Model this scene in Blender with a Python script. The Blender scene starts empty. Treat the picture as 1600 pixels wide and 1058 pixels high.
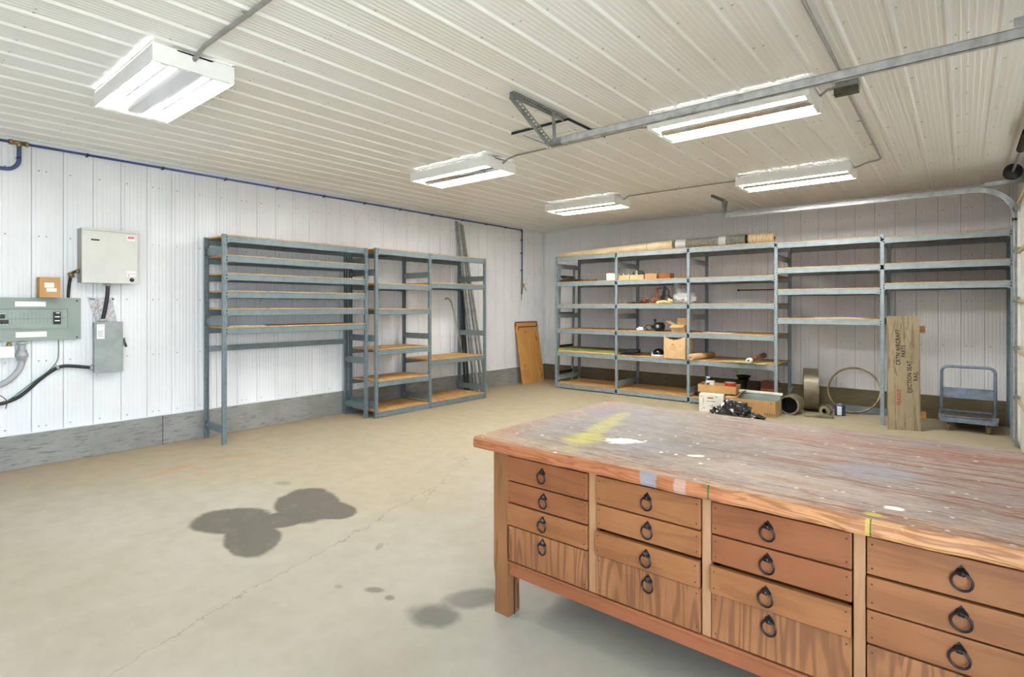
import bpy, math, random
from mathutils import Vector, Matrix, Euler
random.seed(7)
C = bpy.context.scene.collection
PI = math.pi
S = bpy.context.scene

# ------------------------------------------------------------------ camera, sky, exposure
cd = bpy.data.cameras.new('camera'); cam = bpy.data.objects.new('camera', cd); C.objects.link(cam)
S.camera = cam
cam.location = (0, 0, 1.6)
cam.rotation_euler = (PI / 2, 0, math.radians(39.5))
cd.sensor_width = 36.0; cd.lens = 36.0 * 854.6 / 1600.0; cd.shift_y = -50.0 / 1600.0; cd.clip_start = 0.05
w = bpy.data.worlds.new('sky'); S.world = w; w.use_nodes = True
bg = w.node_tree.nodes['Background']; bg.inputs[0].default_value = (0.66, 0.83, 1.0, 1); bg.inputs[1].default_value = 5.6
S.view_settings.view_transform = 'Standard'; S.view_settings.look = 'None'
S.view_settings.exposure = 0.92; S.view_settings.gamma = 1.0
try: S.view_settings.use_curve_mapping = False
except Exception: pass
S.cycles.max_bounces = 8; S.cycles.diffuse_bounces = 5; S.cycles.glossy_bounces = 4
S.cycles.transparent_max_bounces = 8; S.cycles.sample_clamp_indirect = 6.0
TUBE = 68.0                                     # strength of the fluorescent tubes
def portal(loc, rot, sx, sy):
    l = bpy.data.lights.new('door_portal', 'AREA'); l.shape = 'RECTANGLE'; l.size = sx; l.size_y = sy; l.cycles.is_portal = True
    o = bpy.data.objects.new('door_portal', l); C.objects.link(o); o.location = loc; o.rotation_euler = rot
portal((0.62, -0.95, 1.37), (0, PI / 2, 0), 2.74, 4.7)   # sampling aid in the open doorway, gives no light of its own

sl = bpy.data.lights.new('bounce_sun', 'SUN'); sl.energy = 15.0; sl.angle = .01; sl.color = (1.0, .98, .95)
so = bpy.data.objects.new('bounce_sun', sl); C.objects.link(so); so.rotation_euler = Vector((-.06, -.62, .78)).to_track_quat('Z', 'Y').to_euler()   # added outside: its bounce off the unseen yard brightens the ceiling

# ------------------------------------------------------------------ node helpers
def lin(c):
    return tuple(((x / 255) / 12.92 if x / 255 <= .04045 else ((x / 255 + .055) / 1.055) ** 2.4) for x in c)
class NT:
    def __init__(s, name):
        s.m = bpy.data.materials.new(name); s.m.use_nodes = True; s.t = s.m.node_tree; s.n = s.t.nodes; s.b = s.n['Principled BSDF']
    def lk(s, a, b): s.t.links.new(a, b)
    def node(s, ty, **k):
        x = s.n.new(ty)
        for a, v in k.items(): setattr(x, a, v)
        return x
    def inp(s, sock, v):
        if isinstance(v, bpy.types.NodeSocket): s.lk(v, sock)
        elif v is not None: sock.default_value = v
    def math(s, op, a, b=None, c=None, clamp=False):
        x = s.node('ShaderNodeMath', operation=op); x.use_clamp = clamp
        s.inp(x.inputs[0], a); s.inp(x.inputs[1], b)
        if c is not None: s.inp(x.inputs[2], c)
        return x.outputs[0]
    def obj(s): return s.node('ShaderNodeTexCoord').outputs['Object']
    def obj_rand(s):
        a = s.node('ShaderNodeVectorMath', operation='ADD'); s.lk(s.obj(), a.inputs[0])
        i = s.node('ShaderNodeObjectInfo').outputs['Random']; c = s.node('ShaderNodeCombineXYZ'); k = s.math('MULTIPLY', i, 37.0)
        for q in range(3): s.lk(k, c.inputs[q])
        s.lk(c.outputs[0], a.inputs[1]); return a.outputs[0]
    def mapping(s, v, scale=(1, 1, 1), loc=(0, 0, 0), rot=(0, 0, 0)):
        x = s.node('ShaderNodeMapping'); s.lk(v, x.inputs[0])
        x.inputs['Location'].default_value = loc; x.inputs['Rotation'].default_value = rot; x.inputs['Scale'].default_value = scale
        return x.outputs[0]
    def noise(s, v, scale, detail=4, rough=.55, dist=0.0, col=False):
        x = s.node('ShaderNodeTexNoise'); s.lk(v, x.inputs['Vector']); x.inputs['Scale'].default_value = scale
        x.inputs['Detail'].default_value = detail; x.inputs['Roughness'].default_value = rough; x.inputs['Distortion'].default_value = dist
        return x.outputs['Color'] if col else x.outputs[0]
    def voro(s, v, scale, out='Color', feature='F1'):
        x = s.node('ShaderNodeTexVoronoi', feature=feature); s.lk(v, x.inputs['Vector']); x.inputs['Scale'].default_value = scale
        return x.outputs[out]
    def wave(s, v, scale, dist, detail=2, dscale=1.0, dirn='X', kind='BANDS'):
        x = s.node('ShaderNodeTexWave', wave_type=kind); 
        if kind == 'BANDS': x.bands_direction = dirn
        else: x.rings_direction = dirn
        s.lk(v, x.inputs[0]); x.inputs['Scale'].default_value = scale; x.inputs['Distortion'].default_value = dist
        x.inputs['Detail'].default_value = detail; x.inputs['Detail Scale'].default_value = dscale
        return x.outputs['Fac']
    def sstep(s, v, a, b, lo=0.0, hi=1.0):
        x = s.node('ShaderNodeMapRange', interpolation_type='SMOOTHSTEP'); s.inp(x.inputs[0], v)
        x.inputs[1].default_value = a; x.inputs[2].default_value = b; x.inputs[3].default_value = lo; x.inputs[4].default_value = hi
        return x.outputs[0]
    def mix(s, f, a, b, mode='MIX'):
        x = s.node('ShaderNodeMix', data_type='RGBA', blend_type=mode); s.inp(x.inputs[0], f)
        for i, v in ((6, a), (7, b)):
            if isinstance(v, bpy.types.NodeSocket): s.lk(v, x.inputs[i])
            else: x.inputs[i].default_value = (*lin(v), 1)
        return x.outputs[2]
    def xyz(s, v):
        x = s.node('ShaderNodeSeparateXYZ'); s.lk(v, x.inputs[0]); return x.outputs
    def ell(s, v, cx, cy, rx, ry, rot=0, soft=.25, nz=None, amp=.6):
        o = s.xyz(s.mapping(s.mapping(v, loc=(-cx, -cy, 0)), rot=(0, 0, -rot)))
        d = s.math('SQRT', s.math('ADD', s.math('POWER', s.math('DIVIDE', o[0], rx), 2.0), s.math('POWER', s.math('DIVIDE', o[1], ry), 2.0)))
        if nz is not None: d = s.math('ADD', d, s.math('MULTIPLY', s.math('SUBTRACT', nz, .5), amp))
        return s.sstep(d, 1 - soft, 1 + soft, 1.0, 0.0)
    def contour(s, v, st, scale, freq, det=2.0, ph=0):
        q = s.noise(s.mapping(v, st, (ph, ph, ph)), scale, det, .45, .3)
        return s.math('ADD', s.math('MULTIPLY', s.math('SINE', s.math('MULTIPLY', q, freq)), .5), .5)
    def bump(s, h, strength=.2, dist=.01):
        x = s.node('ShaderNodeBump'); s.lk(h, x.inputs['Height']); x.inputs['Strength'].default_value = strength; x.inputs['Distance'].default_value = dist
        s.lk(x.outputs[0], s.b.inputs['Normal'])
    def out(s, col=None, rough=None, metal=None, spec=None):
        if col is not None:
            if isinstance(col, bpy.types.NodeSocket): s.lk(col, s.b.inputs['Base Color'])
            else: s.b.inputs['Base Color'].default_value = (*lin(col), 1)
        if rough is not None: s.inp(s.b.inputs['Roughness'], rough)
        if metal is not None: s.inp(s.b.inputs['Metallic'], metal)
        if spec is not None: s.inp(s.b.inputs['Specular IOR Level'], spec)
        return s.m

def paint(name, c, rough=.5, metal=0.0, var=.10, scale=9, c2=None, bump=0.05, spec=None):
    t = NT(name); v = t.obj(); n = t.noise(v, scale, 5, .6)
    d = c2 or tuple(x * (1 - var * 2) for x in c)
    t.bump(t.noise(v, scale * 9, 3), bump, .003)
    return t.out(t.mix(t.sstep(n, .35, .75), c, d), rough, metal, spec)

M = {}
M['steel_panel'] = paint('white_steel_liner', (228, 229, 230), .42, 0, .02, 1.5, bump=.01)
def ceiling_mat():
    t = NT('white_ceiling_liner'); v = t.obj()
    n = t.noise(t.mapping(v, (1.2, .35, 1)), 1.4, 4)
    return t.out(t.mix(t.sstep(n, .3, .8), (228, 228, 225), (221, 219, 211)), .33)
M['ceiling_panel'] = ceiling_mat()
M['screw'] = paint('screw_head', (176, 176, 176), .4, .6)
M['groove'] = paint('lap_joint_shadow_gap', (120, 122, 126), .6)  # dark grey put in the groove bottoms for the laps' shadow line
def floor_mat():
    t = NT('stained_concrete_floor'); v = t.obj()
    n1 = t.noise(v, .55, 5, .6); n2 = t.noise(v, 6, 7, .65); n3 = t.noise(v, 40, 4, .6)
    col = t.mix(t.sstep(n1, .3, .7), (168, 162, 148), (158, 149, 131))
    o = t.xyz(v)
    # clay dust lies thicker along the walls and the back of the shop
    dist = t.math('ADD', t.math('MULTIPLY', o[1], .13), t.math('MULTIPLY', t.math('ADD', o[0], 7.2), -.09))
    dust = t.sstep(t.math('ADD', dist, t.math('MULTIPLY', t.math('SUBTRACT', n1, .5), .9)), -.2, .75)
    col = t.mix(t.math('MULTIPLY', dust, .8), col, (182, 168, 136))
    wall = t.sstep(t.math('ADD', o[0], t.math('MULTIPLY', n2, .6)), -6.7, -5.2, 1.0, 0.0)
    col = t.mix(t.math('MULTIPLY', wall, .55), col, (160, 140, 112))
    col = t.mix(t.math('MULTIPLY', t.sstep(n2, .35, .75), .20), col, (140, 131, 113))
    col = t.mix(t.math('MULTIPLY', t.sstep(n3, .55, .8), .18), col, (140, 134, 120))
    big = t.noise(v, 3.2, 7, .62)
    dk = (96, 92, 82)
    def stain(col, args, strength, c=dk, nz=None, amp=.7, soft=.10):
        m = t.ell(v, *args, soft=soft, nz=nz if nz is not None else big, amp=amp)
        m = t.math('MULTIPLY', m, t.math('MULTIPLY', t.sstep(n2, .1, .6, .72, 1.0), strength))
        return m
    ms = [stain(col, a, 1.0) for a in ((-4.22, 1.84, .30, .25, .6), (-3.80, 1.78, .34, .17, -.35), (-4.10, 2.36, .42, .25, -.42), (-3.96, 2.06, .26, .17, 1.2), (-3.82, 2.42, .24, .16, 0))]
    m = ms[0]
    for k in ms[1:]: m = t.math('MAXIMUM', m, k)
    fleck = t.sstep(t.noise(t.mapping(v, (3, 14, 1), rot=(0, 0, .6)), 6, 6, .7), .62, .70)
    darkc = t.mix(t.math('MULTIPLY', fleck, .45), t.mix(t.sstep(n2, .35, .65), (72, 69, 61), (92, 88, 78)), (140, 130, 108))
    col = t.mix(t.math('MULTIPLY', m, .95), col, darkc)
    for a, k in (((-2.11, 1.93, .135, .10, .3), .72), ((-2.07, 2.18, .15, .10, 1.0), .62), ((-2.56, 1.89, .06, .03, .5), .6), ((-2.43, 1.89, .03, .025, 0), .6), ((-4.75, 2.5, .08, .05, .4), .3), ((-2.75, 1.78, .03, .02, 0), .3), ((-3.0, 2.25, .05, .02, 2.2), .35)):
        col = t.mix(t.math('MULTIPLY', t.ell(v, *a, soft=.35, nz=n2, amp=1.2), k), col, (78, 75, 68))
    small = t.noise(v, 14, 4, .7)
    for a, k in (((-5.96, 2.0, .22, .035, 1.9), .6), ((-6.0, 2.65, .25, .03, 1.2), .5), ((-5.8, 2.2, .18, .025, .4), .4), ((-5.6, 2.9, .3, .02, 1.0), .35)):
        col = t.mix(t.math('MULTIPLY', t.ell(v, *a, soft=.5, nz=small, amp=1.6), k), col, (196, 128, 78))
    spk = t.sstep(t.voro(v, 1.9, 'Distance'), .018, .03, 1.0, 0.0)
    col = t.mix(t.math('MULTIPLY', spk, .5), col, (90, 84, 74))
    # hairline cracks: distance to wandering lines
    def crack(col, x0, y0, ang, half, amp, s=3.0):
        q = t.xyz(t.mapping(t.mapping(v, loc=(-x0, -y0, 0)), rot=(0, 0, -ang)))
        off = t.math('MULTIPLY', t.math('SUBTRACT', t.noise(v, s, 8, .62), .5), amp)
        d = t.math('ABSOLUTE', t.math('ADD', q[1], off))
        line = t.sstep(d, .0015, .006, 1.0, 0.0)
        ends = t.sstep(t.math('ABSOLUTE', q[0]), half * .93, half, 1.0, 0.0)
        return t.mix(t.math('MULTIPLY', t.math('MULTIPLY', line, ends), .55), col, (112, 104, 92))
    col = crack(col, -3.22, 1.95, math.radians(106), 1.4, .34)
    col = crack(col, -3.75, 3.6, math.radians(121), .75, .5)
    t.bump(n3, .08, .004)
    return t.out(col, t.sstep(n2, .3, .7, .62, .8), 0, .35)
M['floor'] = floor_mat()
def curb_mat(name, c1, c2, c3):
    t = NT(name); v = t.obj()
    g = t.noise(t.mapping(v, (2.2, 2.2, 16)), 3.0, 9, .75); b = t.noise(v, 1.6, 5, .6); f = t.noise(t.mapping(v, (9, 9, 60)), 4, 5, .7)
    col = t.mix(t.sstep(b, .3, .72), c1, c2); col = t.mix(t.math('MULTIPLY', t.sstep(g, .50, .66), .75), col, c3)
    col = t.mix(t.math('MULTIPLY', t.sstep(f, .5, .7), .3), col, c3)
    t.bump(g, .35, .01)
    return t.out(col, .9, 0, .2)
M['curb_l'] = curb_mat('board_formed_concrete', (148, 147, 142), (126, 124, 118), (92, 90, 84))
M['curb_b'] = curb_mat('dusty_board_formed_concrete', (118, 108, 84), (98, 88, 66), (66, 58, 42))
M['trim'] = paint('white_trim', (222, 224, 224), .4, 0, .02)
M['galv'] = paint('galvanised_steel', (200, 203, 203), .34, .45, .10, 14)
M['galv_dull'] = paint('dull_galvanised_steel', (150, 153, 150), .5, .4, .12, 14)
M['conduit'] = paint('grey_conduit', (158, 158, 152), .45, .35, .06)
M['fixture'] = paint('white_enamel', (235, 235, 232), .3, 0, .01)
t = NT('specular_reflector'); M['reflector'] = t.out((225, 226, 226), .12, 1.0)
def emit(name, c, s):
    t = NT(name); t.b.inputs['Emission Color'].default_value = (*c, 1); t.b.inputs['Emission Strength'].default_value = s
    return t.out((240, 240, 235), .4)
M['tube'] = emit('lit_fluorescent_tube', (1.0, .985, .965), TUBE)
def post_mat(name, c, hk=1.0):
    t = NT(name); v = t.obj(); o = t.xyz(v)
    z = t.math('SUBTRACT', t.math('FRACT', t.math('DIVIDE', o[2], .076)), .5)
    d = t.math('SQRT', t.math('ADD', t.math('POWER', t.math('MULTIPLY', z, .076), 2.0), t.math('POWER', t.math('MULTIPLY', t.math('SUBTRACT', t.math('ABSOLUTE', o[0]), .0), .8), 2.0)))
    hole = t.sstep(d, .0045, .0065, 1.0, 0.0)
    n = t.noise(v, 12, 5)
    col = t.mix(t.sstep(n, .35, .75), c, tuple(x * .86 for x in c))
    return t.out(t.mix(t.math('MULTIPLY', hole, hk), col, (28, 32, 34)), .42, .15)
M['post'] = post_mat('blue_grey_enamel_post', (112, 126, 132), .6)
M['post_l'] = post_mat('light_blue_grey_enamel_post', (144, 158, 166), .3)
M['beam'] = paint('blue_grey_enamel', (116, 130, 134), .42, .12, .06)
M['beam_l'] = paint('light_blue_grey_enamel', (148, 162, 166), .42, .12, .06)
M['rivet'] = paint('dark_rivet', (52, 58, 62), .4, .5)
def osb():
    t = NT('particle_board'); v = t.obj()
    vc = t.xyz(t.voro(t.mapping(v, (1, 2.2, 1), rot=(0, 0, .7)), 34))[0]; n = t.noise(v, 3, 5)
    col = t.mix(vc, (176, 134, 84), (214, 176, 118)); col = t.mix(t.math('MULTIPLY', t.sstep(n, .4, .7), .5), col, (170, 112, 58))
    return t.out(col, .75, 0, .25)
M['osb'] = osb()
def wood(name, c1, c2, c3, axis='X', scale=1.0, rough=.5, rings=True, contrast=.7, bump=.12, coord_noise=True):
    t = NT(name); v = t.obj_rand()
    st = {'X': (.45, 5, 5), 'Y': (5, .45, 5), 'Z': (5, 5, .45)}[axis]
    vv = t.mapping(v, tuple(x * scale for x in st))
    g = t.noise(vv, 3.2, 8, .62, 1.1); f = t.noise(t.mapping(v, tuple(x * 5 * scale for x in st)), 6, 4, .7); b = t.noise(v, 2.3, 4)
    col = t.mix(t.sstep(b, .3, .75), c1, c2)
    m = t.sstep(g, .5, .62)
    if rings:
        wv = t.contour(v, tuple(x * scale for x in {'X': (.3, 2, 2), 'Y': (2, .3, 2), 'Z': (2, 2, .3)}[axis]), 3.0, 50)
        m = t.math('MAXIMUM', t.math('MULTIPLY', m, .5), t.sstep(wv, .55, .95))
    col = t.mix(t.math('MULTIPLY', m, contrast), col, c3)
    col = t.mix(t.math('MULTIPLY', t.sstep(f, .5, .75), .3), col, c3)
    t.bump(g, bump, .004)
    return t.out(col, rough, 0, .4)
M['drawer'] = wood('worn_varnished_drawer_wood', (148, 96, 58), (134, 82, 46), (106, 62, 36), 'X', .8, .42, False, .38)
M['drawer_r'] = wood('reddish_varnished_drawer_wood', (142, 86, 52), (126, 73, 42), (98, 54, 32), 'X', .8, .42, False, .38)
def ply_drawer():
    t = NT('flat_sawn_drawer_wood'); v = t.obj_rand()
    wv = t.contour(v, (2.0, 2.0, .16), 4.5, 75); f = t.noise(t.mapping(v, (60, 60, 3)), 3, 4, .7); b = t.noise(v, 3, 4)
    col = t.mix(t.sstep(b, .3, .7), (154, 102, 64), (132, 84, 52)); col = t.mix(t.math('MULTIPLY', t.sstep(wv, .35, 1.0), .62), col, (96, 60, 38))
    col = t.mix(t.math('MULTIPLY', t.sstep(f, .45, .7), .35), col, (112, 70, 42)); 
    return t.out(col, .5, 0, .35)
M['ply_drawer'] = ply_drawer()
M['stile'] = wood('pale_stile_wood', (168, 126, 90), (154, 110, 76), (138, 94, 64), 'Z', 1, .55, False, .4)
M['stile_r'] = wood('reddish_rail_wood', (146, 86, 54), (130, 74, 46), (100, 56, 34), 'X', 1, .5, False, .4)
M['leg'] = wood('bench_leg_wood', (146, 98, 60), (126, 82, 48), (88, 54, 32), 'Z', 1, .55, False, .6)
M['edge'] = wood('bench_edge_fir', (190, 122, 72), (176, 104, 58), (132, 68, 36), 'X', 1.3, .5, True, .75)
def bench_top():
    t = NT('paint_stained_bench_top'); v = t.obj(); o = t.xyz(v)
    gx = t.noise(t.mapping(v, (.6, 7, 1)), 3, 9, .68, .6); n = t.noise(v, 2.2, 7, .66); fine = t.noise(t.mapping(v, (3, 30, 1)), 5, 6, .72); sp = t.noise(v, 9, 6, .7)
    right = t.sstep(t.math('ADD', o[0], t.math('MULTIPLY', t.math('SUBTRACT', n, .5), 1.6)), -.6, .55)
    base = t.mix(t.sstep(n, .32, .7), (154, 144, 130), (132, 123, 112))
    base = t.mix(t.math('MULTIPLY', right, .75), base, (156, 136, 128))
    left = t.sstep(t.math('ADD', o[0], t.math('MULTIPLY', t.math('SUBTRACT', n, .5), .5)), -1.22, -1.0, 1.0, 0.0)
    base = t.mix(t.math('MULTIPLY', left, .6), base, (180, 134, 96))
    front = t.sstep(t.math('ADD', o[1], t.math('MULTIPLY', t.math('SUBTRACT', sp, .5), .5)), -.70, -.52, 1.0, 0.0)
    base = t.mix(t.math('MULTIPLY', front, .6), base, (186, 150, 114))
    # worn-through streaks show the red-brown wood
    base = t.mix(t.math('MULTIPLY', t.sstep(gx, .48, .60), t.sstep(right, 0, 1, .45, .95)), base, (134, 84, 58))
    base = t.mix(t.math('MULTIPLY', t.sstep(fine, .52, .60), .72), base, (104, 78, 66))
    base = t.mix(t.math('MULTIPLY', t.sstep(fine, .34, .46, 1.0, 0.0), .55), base, (208, 196, 184))
    rag = t.noise(t.mapping(v, (1, 1.6, 1)), 11, 10, .74)
    grain = t.sstep(t.noise(t.mapping(v, (2, 14, 1)), 5, 9, .75), .38, .62, .25, 1.0)
    def p(b, args, c, k, soft=.4, nz=None, amp=2.2):
        nz = nz or rag
        e = t.ell(v, *args, soft=soft, nz=nz, amp=amp)
        if soft > .25: e = t.math('MULTIPLY', e, grain)
        return t.mix(t.math('MULTIPLY', e, k), b, c)
    # positions are bench-local: x along its length, y away from the drawers
    base = p(base, (-.85, .05, .50, .40, .5), (150, 152, 160), .55)
    base = p(base, (-1.02, .45, .26, .22, .2), (142, 138, 146), .55)
    base = p(base, (-.80, -.10, .50, .055, 1.80), (190, 180, 92), .8, .5)
    base = p(base, (-.73, -.36, .12, .10, .9), (196, 186, 74), .8, .5)
    base = p(base, (-.10, -.12, .28, .12, .3), (112, 104, 100), .50)
    base = p(base, (.50, -.10, .16, .12, .5), (140, 150, 164), .65)
    base = p(base, (-.42, -.30, .20, .12, .2), (150, 154, 162), .6)
    base = p(base, (.42, .42, .55, .12, .1), (138, 88, 66), .55)
    base = p(base, (.20, -.45, .45, .12, .0), (192, 170, 148), .6)
    base = p(base, (.65, .62, .30, .10, .1), (128, 134, 142), .6)
    base = p(base, (-.56, -.295, .085, .055, .5), (244, 240, 232), 1.0, .10, rag, 2.6)
    base = p(base, (-.16, -.33, .04, .018, .5), (240, 236, 228), 1.0, .10, rag, 2.6)
    base = p(base, (.56, -.66, .018, .03, 1.3), (206, 196, 70), .8, .3)
    base = p(base, (.60, -.55, .03, .02, .3), (238, 236, 228), .95, .2)
    # drips of white paint
    vd = t.voro(t.mapping(v, (1, 1, 1)), 13, 'Distance'); cell = t.xyz(t.voro(v, 13))[0]
    dots = t.math('MULTIPLY', t.sstep(vd, .10, .16, 1.0, 0.0), t.sstep(cell, .62, .66))
    zone = t.math('MAXIMUM', t.ell(v, -.5, -.38, .62, .32, .3, .5), t.math('MULTIPLY', t.sstep(n, .5, .6), .55))
    base = t.mix(t.math('MULTIPLY', dots, zone), base, (240, 238, 230))
    vd2 = t.voro(t.mapping(v, (.6, 1.3, 1)), 38, 'Distance'); c2 = t.xyz(t.voro(t.mapping(v, (.6, 1.3, 1)), 38))[1]
    base = t.mix(t.math('MULTIPLY', t.sstep(vd2, .12, .2, 1.0, 0.0), t.sstep(c2, .90, .92)), base, (238, 232, 226))
    t.bump(fine, .22, .004)
    return t.out(base, t.sstep(sp, .3, .7, .55, .7), 0, .18)
M['bench_top'] = bench_top()
def edge_paint():
    t = NT('bench_edge_fir_with_paint'); v = t.obj(); 
    wv = t.contour(v, (.45, 3, 7), 3.0, 70); f = t.noise(t.mapping(v, (2, 20, 20)), 5, 5, .7); b = t.noise(v, 3.5, 6, .7)
    o = t.xyz(v)
    col = t.mix(t.sstep(o[0], -.2, .6), (168, 104, 66), (190, 138, 94)); col = t.mix(t.math('MULTIPLY', t.sstep(wv, .45, 1.0), .6), col, (122, 68, 42))
    col = t.mix(t.math('MULTIPLY', t.sstep(f, .5, .7), .3), col, (120, 66, 40)); col = t.mix(t.math('MULTIPLY', t.sstep(b, .62, .68), .7), col, (220, 196, 172))
    for x, hw, c, k in ((-.222, .034, (132, 136, 144), .8), (.03, .0045, (30, 86, 40), .95), (.55, .014, (206, 190, 70), .4), (.555, .004, (36, 70, 40), .8), (-.08, .025, (206, 200, 200), .25)):
        m = t.sstep(t.math('ADD', t.math('ABSOLUTE', t.math('SUBTRACT', o[0], x)), t.math('MULTIPLY', t.math('SUBTRACT', b, .5), hw * 3)), hw * .7, hw, 1.0, 0.0)
        col = t.mix(t.math('MULTIPLY', m, k), col, c)
    t.bump(b, .3, .006)
    return t.out(col, .5, 0, .4)
M['edge'] = edge_paint()
M['iron'] = paint('black_iron', (62, 56, 60), .32, .85, .1, 40)
M['card'] = paint('brown_cardboard', (190, 148, 98), .85, 0, .05, 5, spec=.2)
M['card_l'] = paint('pale_cardboard', (218, 184, 136), .85, 0, .05, 5, spec=.2)
M['card_d'] = paint('dark_brown_cardboard', (150, 92, 52), .85, 0, .06, 5, spec=.2)
M['maroon'] = paint('maroon_cardboard', (96, 42, 34), .8, 0, .1, 8)
M['white_card'] = paint('white_cardboard', (232, 230, 218), .8, 0, .03, 6, spec=.2)
M['paper'] = paint('white_paper', (236, 234, 226), .8, 0, .03, 6, spec=.2)
M['print_grey'] = paint('printed_paper', (206, 206, 208), .5, 0, .16, 40, spec=.4)
M['paper_y'] = paint('yellowed_paper', (216, 206, 150), .8, 0, .06, 6, spec=.2)
M['kraft'] = paint('kraft_paper', (206, 172, 124), .7, 0, .06, 12)
M['kraft_d'] = paint('shiny_brown_paper', (140, 92, 66), .4, .1, .15, 12)
M['ink'] = paint('black_ink', (36, 34, 32), .7)
M['print'] = paint('grey_print', (96, 92, 84), .8)
M['redink'] = paint('red_ink', (176, 60, 52), .7)
M['pinkink'] = paint('pink_print', (214, 110, 128), .6)
M['black'] = paint('black_plastic', (24, 24, 26), .35, 0, .1)
M['black_gloss'] = paint('glossy_black_film', (20, 20, 21), .16, 0, .1)
M['rubber'] = paint('black_cable_jacket', (26, 27, 28), .45)
M['panel_green'] = paint('grey_green_enamel', (140, 152, 143), .45, 0, .05, 4)
M['panel_in'] = paint('grey_green_breaker_blanks', (146, 158, 149), .5, 0, .04, 4)
M['grey_box'] = paint('grey_enamel', (150, 158, 154), .45, 0, .06, 8)
M['cream_box'] = paint('cream_enamel', (206, 206, 198), .4, 0, .02, 4)
M['cream_shade'] = paint('shaded_cream_enamel', (150, 152, 142), .45, 0, .03, 4)  # the cabinet's cream darkened: side shade put into the colour
M['label'] = paint('white_label', (238, 238, 236), .5, 0, .02, 20)
M['pvc'] = paint('grey_pvc', (168, 170, 170), .45, 0, .03)
M['green_wire'] = paint('green_wire', (92, 128, 106), .5)
M['red_wire'] = paint('dark_red_wire', (120, 40, 46), .5)
M['blue_pipe'] = paint('blue_air_pipe', (66, 80, 132), .4, 0, .06, 5)
M['brass'] = paint('brass', (170, 142, 92), .3, .8, .1, 20)
M['canvas'] = paint('cream_canvas', (224, 206, 168), .9, 0, .05, 6, spec=.1)
M['felt'] = paint('grey_carpet_underside', (142, 140, 126), .95, 0, .22, 30, (96, 96, 84), bump=.5, spec=.1)
def rope():
    t = NT('cream_coarse_weave'); v = t.obj(); wv = t.wave(v, 14, 3.0, 2, 2, 'X')
    t.bump(wv, .6, .01); return t.out(t.mix(wv, (176, 146, 100), (232, 214, 176)), .9, 0, .1)
M['rope'] = rope()
t = NT('crumpled_black_film'); v = t.obj(); t.bump(t.noise(v, 12, 3), .6, .02); M['bagfilm'] = t.out((26, 26, 27), .13, 0, .8)
t = NT('clear_tape'); t.b.inputs['Transmission Weight'].default_value = .3; M['tape'] = t.out((225, 228, 222), .15)
t = NT('clear_plastic_film'); t.b.inputs['Alpha'].default_value = .55; M['clear'] = t.out((225, 230, 232), .22)
t = NT('greenish_glass'); t.b.inputs['Alpha'].default_value = .45; M['glass'] = t.out((150, 168, 160), .08)
M['green'] = paint('green_board_edge', (112, 146, 60), .7, 0, .12, 9)
M['brown_top'] = paint('brown_board_face', (120, 92, 58), .7, 0, .12, 6)
M['leather'] = paint('brown_leather', (128, 72, 40), .5, 0, .2, 16)
M['grime'] = paint('greasy_steel', (88, 84, 66), .5, .3, .3, 18, (56, 50, 38))
M['rust'] = paint('rusty_pipe', (150, 142, 118), .5, .4, .2, 8, (96, 86, 66), bump=.3)
M['rust2'] = paint('weathered_steel_band', (118, 110, 92), .4, .45, .25, 7, (92, 82, 62), bump=.3)
M['rust3'] = paint('brown_steel_hoop', (140, 124, 92), .45, .5, .2, 14)
M['bore'] = paint('hollow_shade', (40, 36, 32), .8)  # near-black colour paints the shade inside bores, roll ends, splits and holes
M['can_blue'] = paint('blue_can_label', (58, 82, 140), .35, .2, .1, 20)
M['can_white'] = paint('white_can_label', (226, 230, 236), .35, 0, .05, 20)
M['can_red'] = paint('red_can', (206, 52, 38), .35, 0, .05)
M['can_lid'] = paint('tin_lid', (190, 192, 190), .25, .8)
M['trolley'] = paint('scuffed_blue_grey_enamel', (126, 142, 164), .4, .2, .2, 16, (100, 112, 130))
M['trolley_deck'] = paint('dirty_trolley_deck', (112, 108, 100), .6, .2, .3, 12, (58, 52, 46))
M['wheel'] = paint('tan_caster_tyre', (140, 112, 66), .6, 0, .15, 20)
M['plank'] = wood('weathered_crate_board', (166, 152, 126), (146, 132, 106), (92, 76, 56), 'Z', 1.2, .85, False, .6, .3)
M['cleat'] = wood('crate_cleat_pine', (164, 126, 78), (142, 102, 58), (100, 66, 36), 'X', 1, .8, False, .6, .2)
def plytable():
    t = NT('fir_plywood_table_top'); v = t.obj(); wv = t.contour(v, (1, 1, .25), 2.5, 50); n = t.noise(v, 2.5, 4)
    col = t.mix(t.math('MULTIPLY', wv, .45), (198, 146, 82), (170, 116, 58)); 
    k = t.sstep(t.noise(v, 5.5, 2, .5, .5), .66, .72); col = t.mix(t.math('MULTIPLY', k, .7), col, (128, 70, 34))
    return t.out(col, .6, 0, .3)
M['plytable'] = plytable()
M['ground'] = paint('bounce_gravel_yard', (196, 192, 184), .95, 0, .2, 12, (170, 166, 158))  # kept pale so the unseen yard bounces light up to the ceiling
M['door_white'] = paint('white_door_section', (226, 226, 220), .45, 0, .03)
M['door_edge'] = paint('tan_door_edge', (196, 182, 142), .6, 0, .06)

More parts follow.
